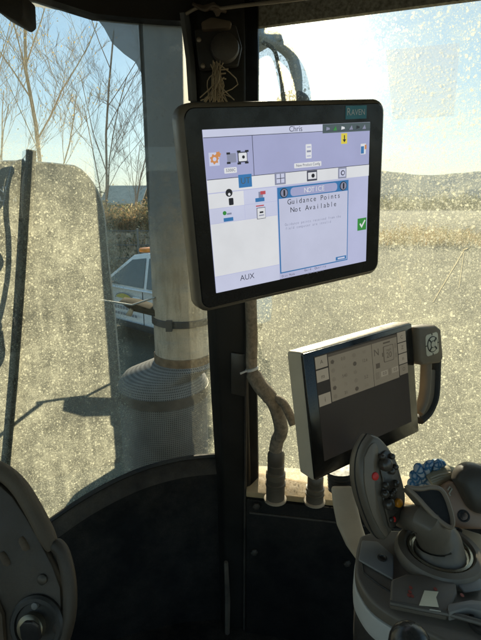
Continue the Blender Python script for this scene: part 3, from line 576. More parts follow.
# keypad on the right edge and the grip handle below it
def on2(zc, z=0.): return S2(390 + zc[0] / 3.372, 310 + zc[1] / 3.372, z)
KB = mat('keypad_body', (0.173, 0.127, 0.082), .5, var=.2, dust=.25); KF = mat('keypad_face', (.72, .64, .48), .45, var=.1, dust=.2); KD = mat('keypad_ring', (.03, .026, .02), .5, dust=.1)
pts = [on2(p) for p in ((78, 58), (140, 50), (156, 62), (164, 160), (156, 176), (92, 184), (84, 174))]; kc = sum(pts, Vector()) / len(pts)
kp = MB().loft([[kc + (p - kc) * .9 + Vector((0, 0, -.035)) for p in pts], [p + Vector((0, 0, -.02)) for p in pts], [p + Vector((0, 0, .006)) for p in pts], [kc + (p - kc) * .93 + Vector((0, 0, .011)) for p in pts]]).build('keypad', KB, dsp, local=True, bevel=.002)
kx, ky = on2((124, 113)).x, on2((124, 113)).y; kf = MB(); kf.prism(rrect(.036, .040, .006, 5, kx, ky, .0105), (0, 0, .0015)); kf.build('keypad_face', KF, kp, local=True, bevel=.0006)
for r_, h_, m_, nm in ((.0150, .0004, KD, 'ring_groove'), (.0132, .0008, KF, 'direction_ring'), (.0068, .0012, KD, 'button_groove'), (.0056, .0018, KF, 'centre_button')):
    MB().lathe([(r_, 0), (r_, h_), (r_ * .96, h_ + .0003)], (kx, ky, .0121), (0, 0, 1), 28).build(nm, m_, kp, local=True)
for k in range(4):
    a = math.radians(45 + 90 * k); R = Matrix.Rotation(a, 3, 'Z'); MB().box((kx + .0105 * math.cos(a), ky + .0105 * math.sin(a), .0132), (.0085, .0026, .0012), R).build('ring_gap', KD, kp, local=True)
    a = math.radians(90 * k); R = Matrix.Rotation(a, 3, 'Z'); MB().box((kx + .0172 * math.cos(a), ky + .0185 * math.sin(a), .0123), (.004, .0016, .0008), R).build('key_gap', KD, kp, local=True)
path = [on2(p, -.012) for p in ((122, 178), (120, 230), (117, 275), (108, 315), (94, 345))]
hm_ = MB(); hm_.tube(spline(path, 5), .0085, 12, flat=1.3); hp = hm_.build('grip_handle', KB, dsp, local=True)
path = [on2(p, -.016) for p in ((154, 122), (152, 180), (150, 250), (144, 300), (124, 345), (96, 372))]; hm_ = MB(); hm_.tube(spline(path, 5), .0082, 10, flat=1.5); hm_.build('grip_pad', RUBBER, hp, local=True)
hm_ = MB(); hm_.prism([on2(p, -.016) for p in ((118, 200), (154, 200), (150, 290), (128, 335), (100, 362), (92, 345), (110, 310), (116, 275))], (0, 0, .006)); hm_.build('grip_web', KB, hp, local=True, bevel=.002)
# the curved support arm under the display, with its ribbed boot
b = MB(); b.loft([[M2i @ v for v in r] for r in [[P(x0, y, d), P(x1, y, d), P(x1, y, d + .05), P(x0, y, d + .05)] for x0, x1, y, d in ((331, 353, 486, .72), (333, 357, 505, .705), (337, 362, 525, .69), (346, 368, 545, .67), (357, 380, 560, .64), (365, 392, 575, .60))]])
b.build('support_arm', mat('arm_pale', (0.472, 0.387, 0.274), .55, var=.15, dust=.35), dsp, local=True, bevel=.006, seg=3)
b = MB(); o_ = M2i @ P(341, 470, .76); d_ = (M2i.to_3x3() @ Vector((.08, -.15, -1))).normalized(); prof = []
for k in range(7): prof += [(.026, k * .006), (.0215, k * .006 + .003)]
b.lathe(prof, o_, d_, 20); b.build('ribbed_boot', mat('boot_rubber', (.05, .042, .032), .55, var=.2, dust=.25), dsp, local=True)

# ------------------------------------------------------------------ wiring beside the display
BRAID = mat('braided_sleeve', (.24, .19, .13), .8, var=.35, scale=120, bump=.8, bscale=420, dust=.45)
wh = thing('wiring_harness', 'braided cable loom curling down from the pillar to a connector on the sill', 'cable', tuple(P(275, 485, 1.03)))
path = spline([P(250.5, 296, 1.06), P(252, 335, 1.06), P(252, 368, 1.05), P(259, 384, 1.03), (P(269, 396, 1.01)), P(276, 408, 1.0), P(280, 422, 1.0), P(281, 432, 1.01), P(277.5, 440, 1.025), P(275.5, 450, 1.03)], 6)
MB().tube(path, [.014] * 14 + [.0185] * 12 + [.0165] * (len(path) - 26), 12).build('braided_sleeve', BRAID, wh)
path = spline([P(272, 398, 1.01), P(281, 401, .99), P(287, 409, .97), P(294, 425, .95)], 6); MB().tube(path, .010, 10).build('branch_sleeve', BRAID, wh)
zt = P(252, 369, 1.045); MB().lathe([(.0155, -.003), (.0165, -.002), (.0165, .002), (.0155, .003)], zt, (.3, -.1, -1), 20).tube([zt + Vector((-.012, -.012, 0)), zt + Vector((-.028, -.016, -.006))], .0025, 5).build('cable_tie', mat('tie_white', (.6, .6, .58), .4, var=.05), wh)
def connector(name, label, base, hgt, r, parent_thing=None):
    o = parent_thing or thing(name, label, 'connector', tuple(base), group='round connectors on the window sill')
    up = Vector((0, 0, 1)); CB = mat('connector_body', (.085, .066, .045), .45, var=.25, dust=.35)
    MB().lathe([(r * 1.22, 0), (r * 1.22, .004), (r, .006)], base, up, 24).build('flange', mat('flange_tan', (.32, .25, .17), .6, dust=.3), o)
    MB().lathe([(r, .004), (r, hgt * .3), (r * 1.08, hgt * .31), (r * 1.08, hgt * .36), (r * .98, hgt * .37), (r * .98, hgt * .46)], base, up, 24).build('socket_shell', CB, o)
    MB().lathe([(r * 1.05, hgt * .46), (r * 1.05, hgt * .56), (r * .92, hgt * .57), (r * .92, hgt * .6)], base, up, 24).build('locking_ring', mat('lock_ring', (.12, .095, .065), .4, dust=.3), o)
    MB().lathe([(r * .9, hgt * .6), (r * .9, hgt * .72), (r * .84, hgt * .73), (r * .84, hgt * .76), (r * .9, hgt * .77), (r * .9, hgt * .93), (r * .7, hgt), (r * .4, hgt * 1.01)], base, up, 24).build('plug', CB, o)
    return o
cb = P(275.5, 487.5, 1.03)
connector('cable_connector', 'tall dark round connector joining the braided cable to the sill', Vector((cb.x, cb.y, zb + .016)), .138, .0235)
cb2 = P(315, 492, 1.02); connector('cable_connector', 'round connector on the sill half hidden below the tractor display', Vector((cb2.x, cb2.y, zb + .016)), .075, .022)

# ------------------------------------------------------------------ pillar bracket with the round knob, wire, dried tuft
pb_ = thing('ball_mount', 'dark box bracket with round knob high on the corner pillar above the monitor', 'mount', tuple(P(218, 66, 1.06)))
b = MB(); b.prism([P(195, 33, 1.075), P(236, 28, 1.075), P(242, 50, 1.075), P(238, 68, 1.075), P(200, 72, 1.075)], (0, -.022, 0)); b.build('bracket_box', mat('bracket_black', (.018, .017, .017), .6, dust=.35), pb_, bevel=.004)
MB().prism([P(202, 27, 1.07), P(212, 22, 1.07), P(232, 26, 1.07), P(231, 33, 1.07), P(203, 35, 1.07)], (0, -.03, 0)).build('top_tab', mat('tab_brown', (.12, .085, .055), .7, var=.4, dust=.5), pb_, bevel=.004)
kn = P(225, 50, 1.045); MB().lathe([(.012, .02), (.012, 0), (.0275, -.002), (.029, -.008), (.027, -.016), (.018, -.021), (.006, -.023)], kn, (0, 1, -.15), 28).build('round_knob', mat('knob_grey', (.055, .05, .047), .45, dust=.4), pb_)
for x, y in ((199, 40), (203, 66)): MB().lathe([(.005, 0), (.005, -.003), (.003, -.004)], P(x, y, 1.052), (0, 1, 0), 10).build('screw', mat('screw_steel', (.3, .25, .2), .45, .7), pb_)
tf = MB(); rnd = random.Random(4)
for i in range(34):
    a = P(216 + rnd.gauss(0, 2.5), 62 + rnd.uniform(-2, 12), 1.02); p1 = P(217 + rnd.gauss(0, 4 + i % 3), 84 + rnd.uniform(-5, 5), 1.015 + rnd.uniform(-.015, .015)); c = P(218 + rnd.gauss(0, 7), 101 + rnd.uniform(-4, 3), 1.01 + rnd.uniform(-.02, .02))
    tf.tube(spline([a, p1, c], 4), .0011, 4)
for i in range(5):
    a = P(219, 70 + i * 4, 1.015); tf.tube([a, a + Vector((rnd.uniform(.004, .02), -.005, rnd.uniform(-.004, .008)))], .0014, 4)
tag(tf.build('dried_grass_tuft', mat('straw', (.42, .33, .22), .85, var=.3), origin=P(218, 100, 1.01)), 'tuft of dried straw hanging below the round knob on the pillar', 'straw')
rw = MB(); rw.tube(spline([P(186, 14, 1.07), P(200, 7, 1.06), P(215, 9, 1.05), P(240, 6, 1.04), P(275, 2, 1.0), P(310, -2, .97)], 6), .0032, 6)
tag(rw.build('roof_wire', mat('wire_tan', (.30, .25, .19), .6, dust=.2), origin=P(215, 9, 1.05)), 'thin tan wire strung under the dark roof above the pillar', 'wire')
rw = MB()
for k in range(4): rw.tube(spline([P(193 + k * 4, 4 + k * 2, 1.06), P(205 + k * 3, 10 - k * 2, 1.05), P(214 + k, 6 + k * 3, 1.045), P(226 - k * 2, 12 - k, 1.055)], 5), .0035, 6)
tag(rw.build('wire_bundle', mat('wire_brown', (.13, .095, .07), .7, var=.4, dust=.4), origin=P(207, 9, 1.05)), 'dusty knot of wires at the roof corner above the round knob', 'wires')
vb = MB(); vb.prism([P(-6, -8, .80), P(22, -8, .80), P(23.5, 18, .80), P(18, 22.5, .80), P(-6, 9, .80)], (0, .05, 0))
tag(vb.build('visor_bracket', BLACK, bevel=.004, origin=P(10, 8, .82)), 'black block hanging from the roof at the top left corner', 'bracket')

# ------------------------------------------------------------------ dash column at lower left
DASH = mat('dash_panel', (.062, .044, .028), .55, var=.2, dust=.22, bump=.12, bscale=700)
PAD = mat('dash_pad', (.11, .077, .046), .62, var=.2, dust=.35, bump=.35, bscale=900)
D0, DN = Vector(P(40, 560, .50)), Vector((-.12, -.93, .35)).normalized()
def PD(px, py, off=0.): return Ppl(px, py, D0 + DN * off, DN)
dc = thing('steering_column_console', 'dusty dark steering column console with padded edge and ignition at lower left', 'console', tuple(PD(40, 655)))
out = [(-25, 452), (0, 462), (13, 467), (26, 478), (38, 495), (48, 515), (56, 534), (62, 548), (67, 566), (70, 590), (69, 615), (62, 640), (52, 670), (-25, 680)]
b = MB(); b.prism([PD(x, y, -.012) for x, y in out], -DN * .07 + Vector((-.06, 0, -.05))); b.build('side_shell', DASH, dc, bevel=.008, seg=3)
inn = [(-25, 478), (0, 486), (12, 497), (26, 518), (40, 543), (52, 566), (60, 588), (61, 612), (54, 645), (44, 672), (-25, 680)]
b = MB(); b.prism([PD(x, y, .0) for x, y in inn], -DN * .02); b.build('side_panel', DASH, dc, bevel=.003)
pad = [(-28, 455), (-5, 461), (10, 469), (23, 482), (35, 501), (46, 522), (56, 543)]
pp = spline([PD(x - 3, y + 6, -.004) for x, y in pad], 5); b = MB(); b.tube(pp, [.0115] * (len(pp) - 4) + [.011, .010, .009, .007], 12, flat=.9); b.build('edge_pad', PAD, dc)
pad = [(56, 541), (64, 550), (70, 572), (72, 596), (70, 620), (62, 648), (54, 672)]
pp = spline([PD(x - 2, y + 2, -.004) for x, y in pad], 5); b = MB(); b.tube(pp, [.007, .0085, .009] + [.0092] * (len(pp) - 3), 12, flat=.9); b.build('edge_pad', DASH, dc)
SLOT = mat('worn_slot', (.14, .09, .05), .7, var=.4, dust=.5)
for a, c in (((2, 552), (9, 565)), ((21, 537), (28, 550)), ((-14, 566), (-7, 580))):
    pa_, pc_ = PD(*a, .001), PD(*c, .001); MB().tube([pa_, pa_.lerp(pc_, .2), pa_.lerp(pc_, .8), pc_], [.003, .0055, .006, .003], 8, flat=.5).build('vent_slot', SLOT, dc)
MB().lathe([(.0065, 0), (.0065, .003), (.004, .005)], PD(43, 579, 0), DN, 14).build('screw', mat('dash_screw', (.10, .08, .06), .5, .5, dust=.3), dc)
ig = PD(38, 624, 0); ign = MB().lathe([(.036, 0), (.036, .004), (.033, .007), (.028, .007), (.027, .004), (.020, .004)], ig, DN, 30).build('ignition_ring', mat('ignition_plastic', (.03, .027, .024), .45, dust=.3), dc)
MB().lathe([(.017, .003), (.017, .012), (.0145, .014), (.004, .0145)], ig + Vector((-.004, 0, .0)), DN, 24).build('key_barrel', mat('barrel_steel', (.30, .25, .17), .4, .8, var=.3), ign)
kb_ = MB(); u = DN.orthogonal().normalized(); kc_ = ig + DN * .026 + Vector((.008, 0, .007))
kb_.prism([kc_ + Vector((x, -.35 * z * 0, z)) for x, z in ((-.006, -.022), (.006, -.022), (.012, -.006), (.011, .010), (.004, .017), (-.005, .017), (-.011, .010), (-.011, -.006))], DN * .007); kb_.build('key_bow', mat('key_plastic', (.022, .02, .02), .4, dust=.2), ign, bevel=.002)
kr = []; rc = ig + DN * .034 + Vector((.003, 0, -.022))
for k in range(17): a = 2 * math.pi * k / 16; kr.append(rc + Vector((.010 * math.cos(a), -.004 * math.sin(a), .014 * math.sin(a))))
MB().tube(kr, .0012, 6).build('key_ring', mat('key_ring_steel', (.55, .48, .36), .3, .9), ign)
MB().lathe([(.007, .0), (.007, .006), (.004, .008)], PD(60, 626, -.002), DN, 16).build('side_button', mat('button_brown', (.08, .06, .045), .5), dc)
MB().lathe([(.0042, .004), (.0042, .009), (.0025, .010)], PD(38, 603, .0), DN, 10).build('ring_mark', mat('mark_pale', (.22, .2, .17), .6), ign)
MB().tube([PD(-8, 596, .002), PD(0, 615, .003), PD(2, 645, .003), PD(-4, 668, .002)], .006, 8).build('cable_rib', SLOT, dc)

# ------------------------------------------------------------------ armrest console
ZA = EYE.z - .455
def A(zx, zy, dz=0.): return Pz(320 + zx / 2.909, 420 + zy / 2.909, ZA + dz)
ADK = mat('armrest_dark', (.145, .117, .087), .48, var=.12, dust=.12, bump=.08, bscale=900)
ALT = mat('armrest_grey', (.50, .47, .42), .5, var=.1, dust=.15, bump=.05, bscale=800)
ABL = mat('armrest_blue_grey', (.21, .195, .175), .5, var=.1, dust=.15)
ac = thing('armrest_console', 'brown and grey armrest console carrying the joystick at lower right', 'armrest', tuple(A(300, 560, -.12)))
tray = [(118, 335), (106, 380), (104, 440), (118, 480), (150, 525), (200, 562), (270, 598), (360, 640), (470, 700), (640, 760), (700, 520), (560, 400), (470, 330), (380, 318), (250, 320), (170, 318)]
tr_ = spline([A(x, y) for x, y in tray[:10]], 4) + [A(x, y) for x, y in tray[10:]]
b = MB(); b.prism(tr_, (0, 0, -.018)); b.build('tray', ADK, ac, bevel=.004, seg=3)
cT = sum(tr_, Vector()) / len(tr_)
b = MB(); b.loft([[cT + (p - cT) * k + Vector((0, 0, z)) for p in tr_] for k, z in ((1.0, -.0185), (1.012, -.024), (1.015, -.040), (1.0, -.050))]); b.build('lower_band', ALT, ac, bevel=.002)
b = MB(); b.tube([A(x, y, .0006) for x, y in ((132, 352), (120, 400), (128, 445), (170, 478), (205, 500))], .0011, 5); b.build('tray_seam', BLACK, ac)
b = MB(); b.loft([[cT + (p - cT) * k + Vector((0, 0, z)) for p in tr_] for k, z in ((.97, -.0505), (.95, -.10), (.90, -.14))]); b.build('underside', BLACK, ac, bevel=.004)
b = MB(); b.prism([A(x, y, .0045) for x, y in ((122, 348), (168, 352), (214, 392), (214, 462), (160, 432), (112, 404))], (0, 0, -.004)); fct = b.build('side_cover', ABL, ac, bevel=.0025)
SCR = mat('armrest_screw', (.07, .06, .05), .4, .6)
for x, y in ((181, 402), (400, 322), (462, 447)):
    MB().lathe([(.0062, 0), (.0062, .0015), (.0045, .002), (.0035, .0006)], A(x, y, .0045 if x < 300 else .0065), (0, 0, 1), 16).build('screw', SCR, ac)
b = MB(); b.prism([A(x, y, .010) for x, y in ((208, 462), (204, 528), (372, 562), (385, 532), (400, 500), (395, 470), (330, 452), (250, 446))], (0, 0, -.012)); rp_ = b.build('raised_panel', ADK, ac, bevel=.003, seg=3)
b = MB(); b.tube([A(204, 530, .007), A(290, 548, .008), A(372, 563, .008), A(470, 590, .008)], .0032, 8); b.build('panel_lip', mat('lip_brown', (.11, .095, .078), .4, dust=.1), ac)
RED_I = mat('icon_red', (.30, .05, .03), .5); WH_I = mat('icon_pale', (.55, .52, .42), .5)
for x, y in ((264, 488), (262, 500), (268, 512), (259, 510), (336, 492), (414, 510)):
    b = MB(); c = A(x, y, .0103); b.prism([c + Vector((.0022 * math.cos(a), .0028 * math.sin(a), 0)) for a in (0, 1.2, 2.2, 3.3, 4.4, 5.4)], (0, 0, .0003)); b.build('warning_icon', RED_I, rp_, smooth=0)
b = MB(); b.prism([A(x, y, .0107) for x, y in ((304, 496), (345, 500), (338, 516), (346, 545), (288, 540))], (0, 0, .0003)); b.build('painted_sun_patch', mat('sun_patch_pale', (.85, .74, .50), .3, var=.1), rp_, smooth=0)  # patch of sunlight on the panel, painted as a warm pale shape
b = MB(); b.prism([A(x, y, .0105) for x, y in ((322, 549), (350, 553), (352, 558), (318, 553))], (0, 0, .0003)); b.build('painted_sun_patch', mat('sun_patch_pale', (.6, .56, .45), .3, var=.1), rp_, smooth=0)  # thin pale sliver painted just below the sun patch
b = MB(); b.prism([A(x, y, .014) for x, y in ((372, 532), (440, 520), (500, 528), (500, 562), (430, 545), (376, 560))], (0, 0, -.014)); b.build('step_block', ABL, ac, bevel=.003)
b = MB(); b.prism([A(x, y, .006) for x, y in ((385, 330), (404, 310), (470, 330), (560, 420), (560, 470), (470, 470), (430, 452), (445, 400), (425, 350))], (0, 0, -.006)); b.build('pale_cover', mat('cover_pale', (0.61, 0.468, 0.288), .45, var=.12, dust=.1), ac, bevel=.003)
b = MB(); b.prism([A(x, y, .0085) for x, y in ((392, 466), (444, 436), (470, 462), (470, 490), (420, 498))], (0, 0, -.004)); b.build('blue_grey_cover', ABL, ac, bevel=.002)
MB().lathe([(.014, -.001), (.014, .004), (.0105, .004), (.0095, .001)], A(472, 596, .002), (0, 0, 1), 20).build('round_socket', BLACK, ac)

# ------------------------------------------------------------------ joystick
JD = mat('joystick_grip', (.145, .115, .083), .42, var=.12, dust=.1, bump=.06, bscale=900)
JF = mat('joystick_face', (.215, .160, .108), .40, var=.12, dust=.1); JB = mat('joystick_buttons', (.062, .049, .036), .24, var=.15, dust=.08)
JM = mat('mesh_pad', (.012, .012, .012), .6, bump=1.0, bscale=1400)
base = A(345, 398, .0)
js = thing('joystick', 'multi button joystick with red and orange buttons on the armrest', 'joystick', tuple(base))
MB().lathe([(.056, 0), (.056, .006), (.052, .013), (.044, .015), (.041, .012), (.040, .004)], base, (0, 0, 1), 40).build('base_collar', JD, js)
MB().lathe([(.0405, .006), (.0400, .0125), (.0370, .0135), (.0355, .009)], base, (0, 0, 1), 40).build('chrome_ring', mat('ring_polished', (.42, .38, .28), .22, .8, var=.1), js)
JN = Vector((.42, -.84, .34)).normalized(); J0 = P(320 + 170 / 2.909, 420 + 190 / 2.909, .545)
def J(zx, zy, off=0.): return Ppl(320 + zx / 2.909, 420 + zy / 2.909, J0 + JN * off, JN)
# stem and palm grip
top = J(240, 285, -.018); st_ = spline([base + Vector((0, 0, .002)), base + Vector((-.001, .004, .022)), A(330, 330, .035), A(300, 290, .06), top], 5)
n_ = len(st_); MB().tube(st_, [.036 - .022 * (k / (n_ - 1)) ** .8 for k in range(n_)], 20).build('stem', JD, js)
gp = spline([A(322, 330, .040), A(342, 268, .062), A(352, 215, .078), A(345, 180, .085)], 5)
pc = MB(); pv = [(252, 196), (292, 200), (318, 196), (346, 199), (362, 216), (376, 250), (386, 292), (380, 312), (352, 296), (316, 262), (284, 226)]
GN = Vector((.15, -.70, .70)).normalized(); G0 = base + Vector((.005, -.006, .075))
def G(zx, zy, off=0.): return Ppl(320 + zx / 2.909, 420 + zy / 2.909, G0 + GN * off, GN)
ring0 = [G(x, y) for x, y in pv]; gc_ = sum(ring0, Vector()) / len(ring0)
rs_ = spline(ring0 + [ring0[0]], 4)[:-1]
pc.loft([[base + Vector((0, 0, .012)) + (p - gc_) * .25 for p in rs_], [p.lerp(base + Vector((0, .005, .02)), .45) for p in rs_], [gc_ + (p - gc_) * 1.03 - GN * .012 for p in rs_], [gc_ + (p - gc_) * 1.0 for p in rs_]], False); grip = pc.build('palm_grip', JD, js)
pd = MB(); pd.loft([[gc_ + (p - gc_) * k + GN * h for p in rs_] for k, h in ((1.0, .0), (.92, -.001), (.62, -.006), (.3, -.010))]); pd.build('mesh_pad', JM, grip)
MB().tube(rs_ + [rs_[0], rs_[1]], .0032, 8).build('pad_rim', JF, grip)
# paddle shaped head
hd_ = [(150, 43), (172, 50), (190, 68), (207, 92), (222, 120), (231, 148), (238, 172), (246, 205), (248, 235), (242, 264), (226, 300), (206, 328), (189, 350), (172, 338), (155, 305), (138, 262), (124, 215), (116, 165), (118, 115), (130, 75)]
f0 = spline([J(x, y) for x, y in hd_] + [J(*hd_[0])], 3)[:-1]; fc = sum(f0, Vector()) / len(f0)
hb_ = MB(); hb_.loft([[fc + (p - fc) * k + JN * o_ for p in f0] for k, o_ in ((.84, -.026), (.95, -.024), (1.0, -.018), (1.005, -.008), (1.0, -.003), (.965, .0008), (.9, .0018), (.5, .0022))]); head = hb_.build('head', JD, js, smooth=50)
sm_ = [fc + (p - fc) * 1.006 - JN * .010 for p in f0]; MB().tube(sm_ + [sm_[0], sm_[1]], .0011, 6).build('shell_seam', BLACK, head)
wl_ = [(128, 110), (142, 78), (158, 66), (168, 90), (160, 150), (162, 215), (180, 290), (196, 325), (188, 338), (160, 295), (140, 240), (128, 180)]
w0 = spline([J(x, y, .0018) for x, y in wl_] + [J(*wl_[0], .0018)], 3)[:-1]
MB().prism(w0, JN * .0018).build('face_band', JF, head, bevel=.0008)
cl_ = [(178, 96), (192, 88), (208, 100), (222, 130), (230, 165), (240, 215), (240, 255), (228, 285), (212, 312), (200, 312), (192, 285), (182, 245), (178, 205), (180, 180), (172, 140)]
c0 = spline([J(x, y, .0022) for x, y in cl_] + [J(*cl_[0], .0022)], 3)[:-1]
MB().prism(c0, JN * .0028).build('button_panel', JB, head, bevel=.0012)
def btn(zx, zy, r, hh, m, nm, off=.0045, sx=1.):
    c = J(zx, zy, off); r = r * .00036 * 1.25
    return MB().lathe([(r, 0), (r, hh * .5), (r * .92, hh * .8), (r * .6, hh), (r * .15, hh * 1.04)], c, JN, 20, sx=sx).build(nm, m, head)
JRED = mat('button_red', (.75, .03, .022), .4, var=.1, dust=.08); JORG = mat('button_orange', (.72, .26, .008), .4, var=.1, dust=.08)
btn(158, 163, 12, .004, JRED, 'red_button', .0022); btn(225, 240, 13, .006, JORG, 'orange_button'); btn(214, 288, 8, .003, JRED, 'small_red_button', sx=.7); btn(206, 290, 8, .0035, JB, 'thumb_button')
for x, y, r, h in ((186, 128, 20, .010), (178, 106, 9, .006), (206, 105, 9, .006), (216, 136, 9, .006), (206, 148, 10, .006), (188, 190, 10, .006), (218, 184, 11, .006), (186, 214, 12, .007), (206, 216, 9, .005), (196, 243, 17, .009), (214, 206, 8, .005)):
    btn(x, y, r, h, JB, 'thumb_button')

# ------------------------------------------------------------------ second lever, glove, round knob
LB = A(435, 300, .0)
lv = thing('control_lever', 'short dark rounded lever on a bronze base at the right edge', 'lever', tuple(LB))
l0 = P(481, 500, .62)
hl = [(386, 172), (392, 150), (404, 134), (424, 124), (448, 124), (480, 132), (520, 150), (530, 220), (500, 262), (466, 272), (438, 262), (420, 240), (402, 205)]
LN = Vector((-.25, -.85, .45)).normalized(); L0 = LB + Vector((0, .03, .07))
def LV(zx, zy, off=0.): return Ppl(320 + zx / 2.909, 420 + zy / 2.909, L0 + LN * off, LN)
h0 = spline([LV(x, y) for x, y in hl] + [LV(*hl[0])], 3)[:-1]; hc = sum(h0, Vector()) / len(h0)
MB().loft([[hc + (p - hc) * k + LN * o_ for p in h0] for k, o_ in ((.6, -.036), (.9, -.03), (1.0, -.015), (.99, .002), (.9, .012), (.7, .018), (.3, .021))]).build('lever_head', mat('lever_plastic', (.075, .064, .050), .45, dust=.15), lv, smooth=60)
bz = [(352, 212), (362, 190), (388, 178), (408, 206), (428, 246), (450, 268), (520, 280), (520, 320), (430, 318), (396, 316), (372, 300)]
MB().prism([LV(x, y, -.004) for x, y in bz], -LN * .04).build('bronze_base', mat('bronze_plastic', (.40, .25, .16), .42, var=.12, dust=.15), lv, bevel=.004, seg=3)
MB().lathe([(.0085, -.001), (.0085, .0015), (.0065, .0018), (.006, -.0)], LV(418, 279, -.004), LN, 20).build('round_hole', BLACK, lv)
MB().tube([LV(x, y, -.002) for x, y in ((372, 204), (378, 194), (384, 200), (376, 214), (380, 220))], .0012, 6).build('engraved_mark', WH_I, lv)

glv = thing('work_glove', 'crumpled blue and white rubber glove with tan cuff lying behind the joystick', 'glove', tuple(A(330, 200, .0)))
def glove_mat(name, c0, c1, sc):
    m = mat(name, c0, .9, var=.2, dust=.1, bump=.6, bscale=300, spec=.2); t = NT(m); b = t.n['Principled BSDF']; co = t.objco(); v = t.node('ShaderNodeTexVoronoi'); v.feature = 'DISTANCE_TO_EDGE'; v.inputs['Scale'].default_value = sc; t.l.new(co, v.inputs['Vector'])
    f = t.remap(t.math('ADD', v.outputs['Distance'], t.math('MULTIPLY', t.noise(co, sc * 2, 3), .12)), .10, .26, 0, 1); old = b.inputs['Base Color'].links[0].from_socket; t.l.new(t.mix(f, old, c1), b.inputs['Base Color']); return m
GB = glove_mat('glove_blue', (.06, .22, .42), (.62, .70, .76), 95); GW = glove_mat('glove_white', (.10, .25, .42), (.66, .68, .70), 75); GT = mat('glove_tan', (.50, .44, .30), .8, var=.2, bump=.5, bscale=600)
rnd = random.Random(2); gpos = []
def GL(zx, zy, dep): return P(320 + zx / 2.909, 420 + zy / 2.909, dep)
def lump(mb, c, r, mi=0, sq=(1, 1, 1)):
    rings = []
    for i in range(7):
        th = math.pi * i / 6; rings.append([c + Vector((r * sq[0] * max(.02, math.sin(th)) * math.cos(a), r * sq[1] * max(.02, math.sin(th)) * math.sin(a), r * sq[2] * math.cos(th))) for a in [2 * math.pi * k / 12 for k in range(12)]])
    mb.loft(rings, True, mi)
pm = MB(); path = [GL(292, 190, .66), GL(312, 170, .67), GL(340, 152, .68), GL(366, 148, .68)]
pm.tube(spline(path, 4), [.014, .018, .021, .022, .022, .022, .021, .021, .021, .021, .02, .019, .016], 14); palm = pm.build('palm', GW, glv)
for f_, (a, m_, c) in enumerate((((290, 180), (274, 166), (272, 146)), ((296, 166), (286, 142), (290, 128)), ((312, 152), (314, 132), (326, 124)), ((336, 142), (346, 126), (360, 130)), ((276, 196), (268, 186), (270, 170)))):
    pth = spline([GL(*a, .655), GL(*m_, .65), GL(*c, .655)], 5)
    MB().tube(pth, [.0085, .0088, .0084, .0086, .0088, .0080, .0078, .0074, .0066, .0050, .002], 12, flat=.8).build('finger', GB, palm)
MB().tube(spline([GL(316, 176, .648), GL(340, 164, .648), GL(366, 158, .65), GL(386, 160, .655)], 4), [.012] + [.0155] * 10 + [.016, .014], 12, flat=.8).build('cuff', GT, glv)
for k in range(3): MB().tube([GL(322 + k * 2, 168 + k * 7, .634), GL(350 + k * 2, 158 + k * 7, .634), GL(380, 153 + k * 8, .638)], .0012, 5).build('cuff_seam', WH_I, glv)

kc2 = P(410, 645, .355); kb2 = thing('round_lever_knob', 'black glossy round knob at the bottom edge below the armrest', 'knob', tuple(kc2 + Vector((0, 0, -.1))))
mb = MB(); lump(mb, kc2, .022); mb.build('knob_ball', mat('knob_black', (.03, .028, .026), .25, dust=.25), kb2, smooth=80, sub=1)
MB().tube([kc2 + Vector((0, 0, -.02)), kc2 + Vector((.005, .01, -.1))], .006, 10).build('knob_shaft', BLACK, kb2)

# ------------------------------------------------------------------ outside the glass: wiper, hood, exhaust
wp = thing('windscreen_wiper', 'upright black wiper on the left of the windscreen', 'wiper', tuple(on_curtain(6, 470, WS, -.02)))
wa = [on_curtain(x, y, WS, -.016) for x, y in ((30.5, 150), (27, 215), (22, 290), (15.5, 375), (8, 458), (4, 500))]
wt_ = Vector((-1, -.4, 0)).normalized()
MB().tube(wa, .0095, 8, flat=1.0).build('blade', RUBBER, wp)
MB().tube([p + Vector((.004, .012, 0)) for p in wa], .004, 6).build('arm', mat('arm_black', (.012, .012, .013), .35), wp)
hz = []
for k in range(60):
    t = k / 59; q = on_curtain(12 - 8 * t + 7 * math.sin(t * 22), 172 + 215 * t, WS, -.06); hz.append(q + Vector((0, .015 * math.cos(t * 22), 0)))
MB().tube(hz, .0055, 7).build('washer_hose', RUBBER, wp)
hz = [on_curtain(x, y, WS, -.05) for x, y in ((25, 163), (16, 166), (12, 180), (8, 200), (4, 222), (1, 245))]; MB().tube(spline(hz, 4), .009, 8).build('washer_hose', mat('hose_blue', (.03, .045, .07), .5, dust=.3), wp)
hz = [on_curtain(x, y, WS, -.05) for x, y in ((24, 164), (20, 180), (19, 205), (21, 230), (20, 262), (13, 300), (5, 325), (2, 345), (9, 352), (14, 340), (12, 318))]; MB().tube(spline(hz, 5), .005, 8).build('washer_hose', RUBBER, wp)

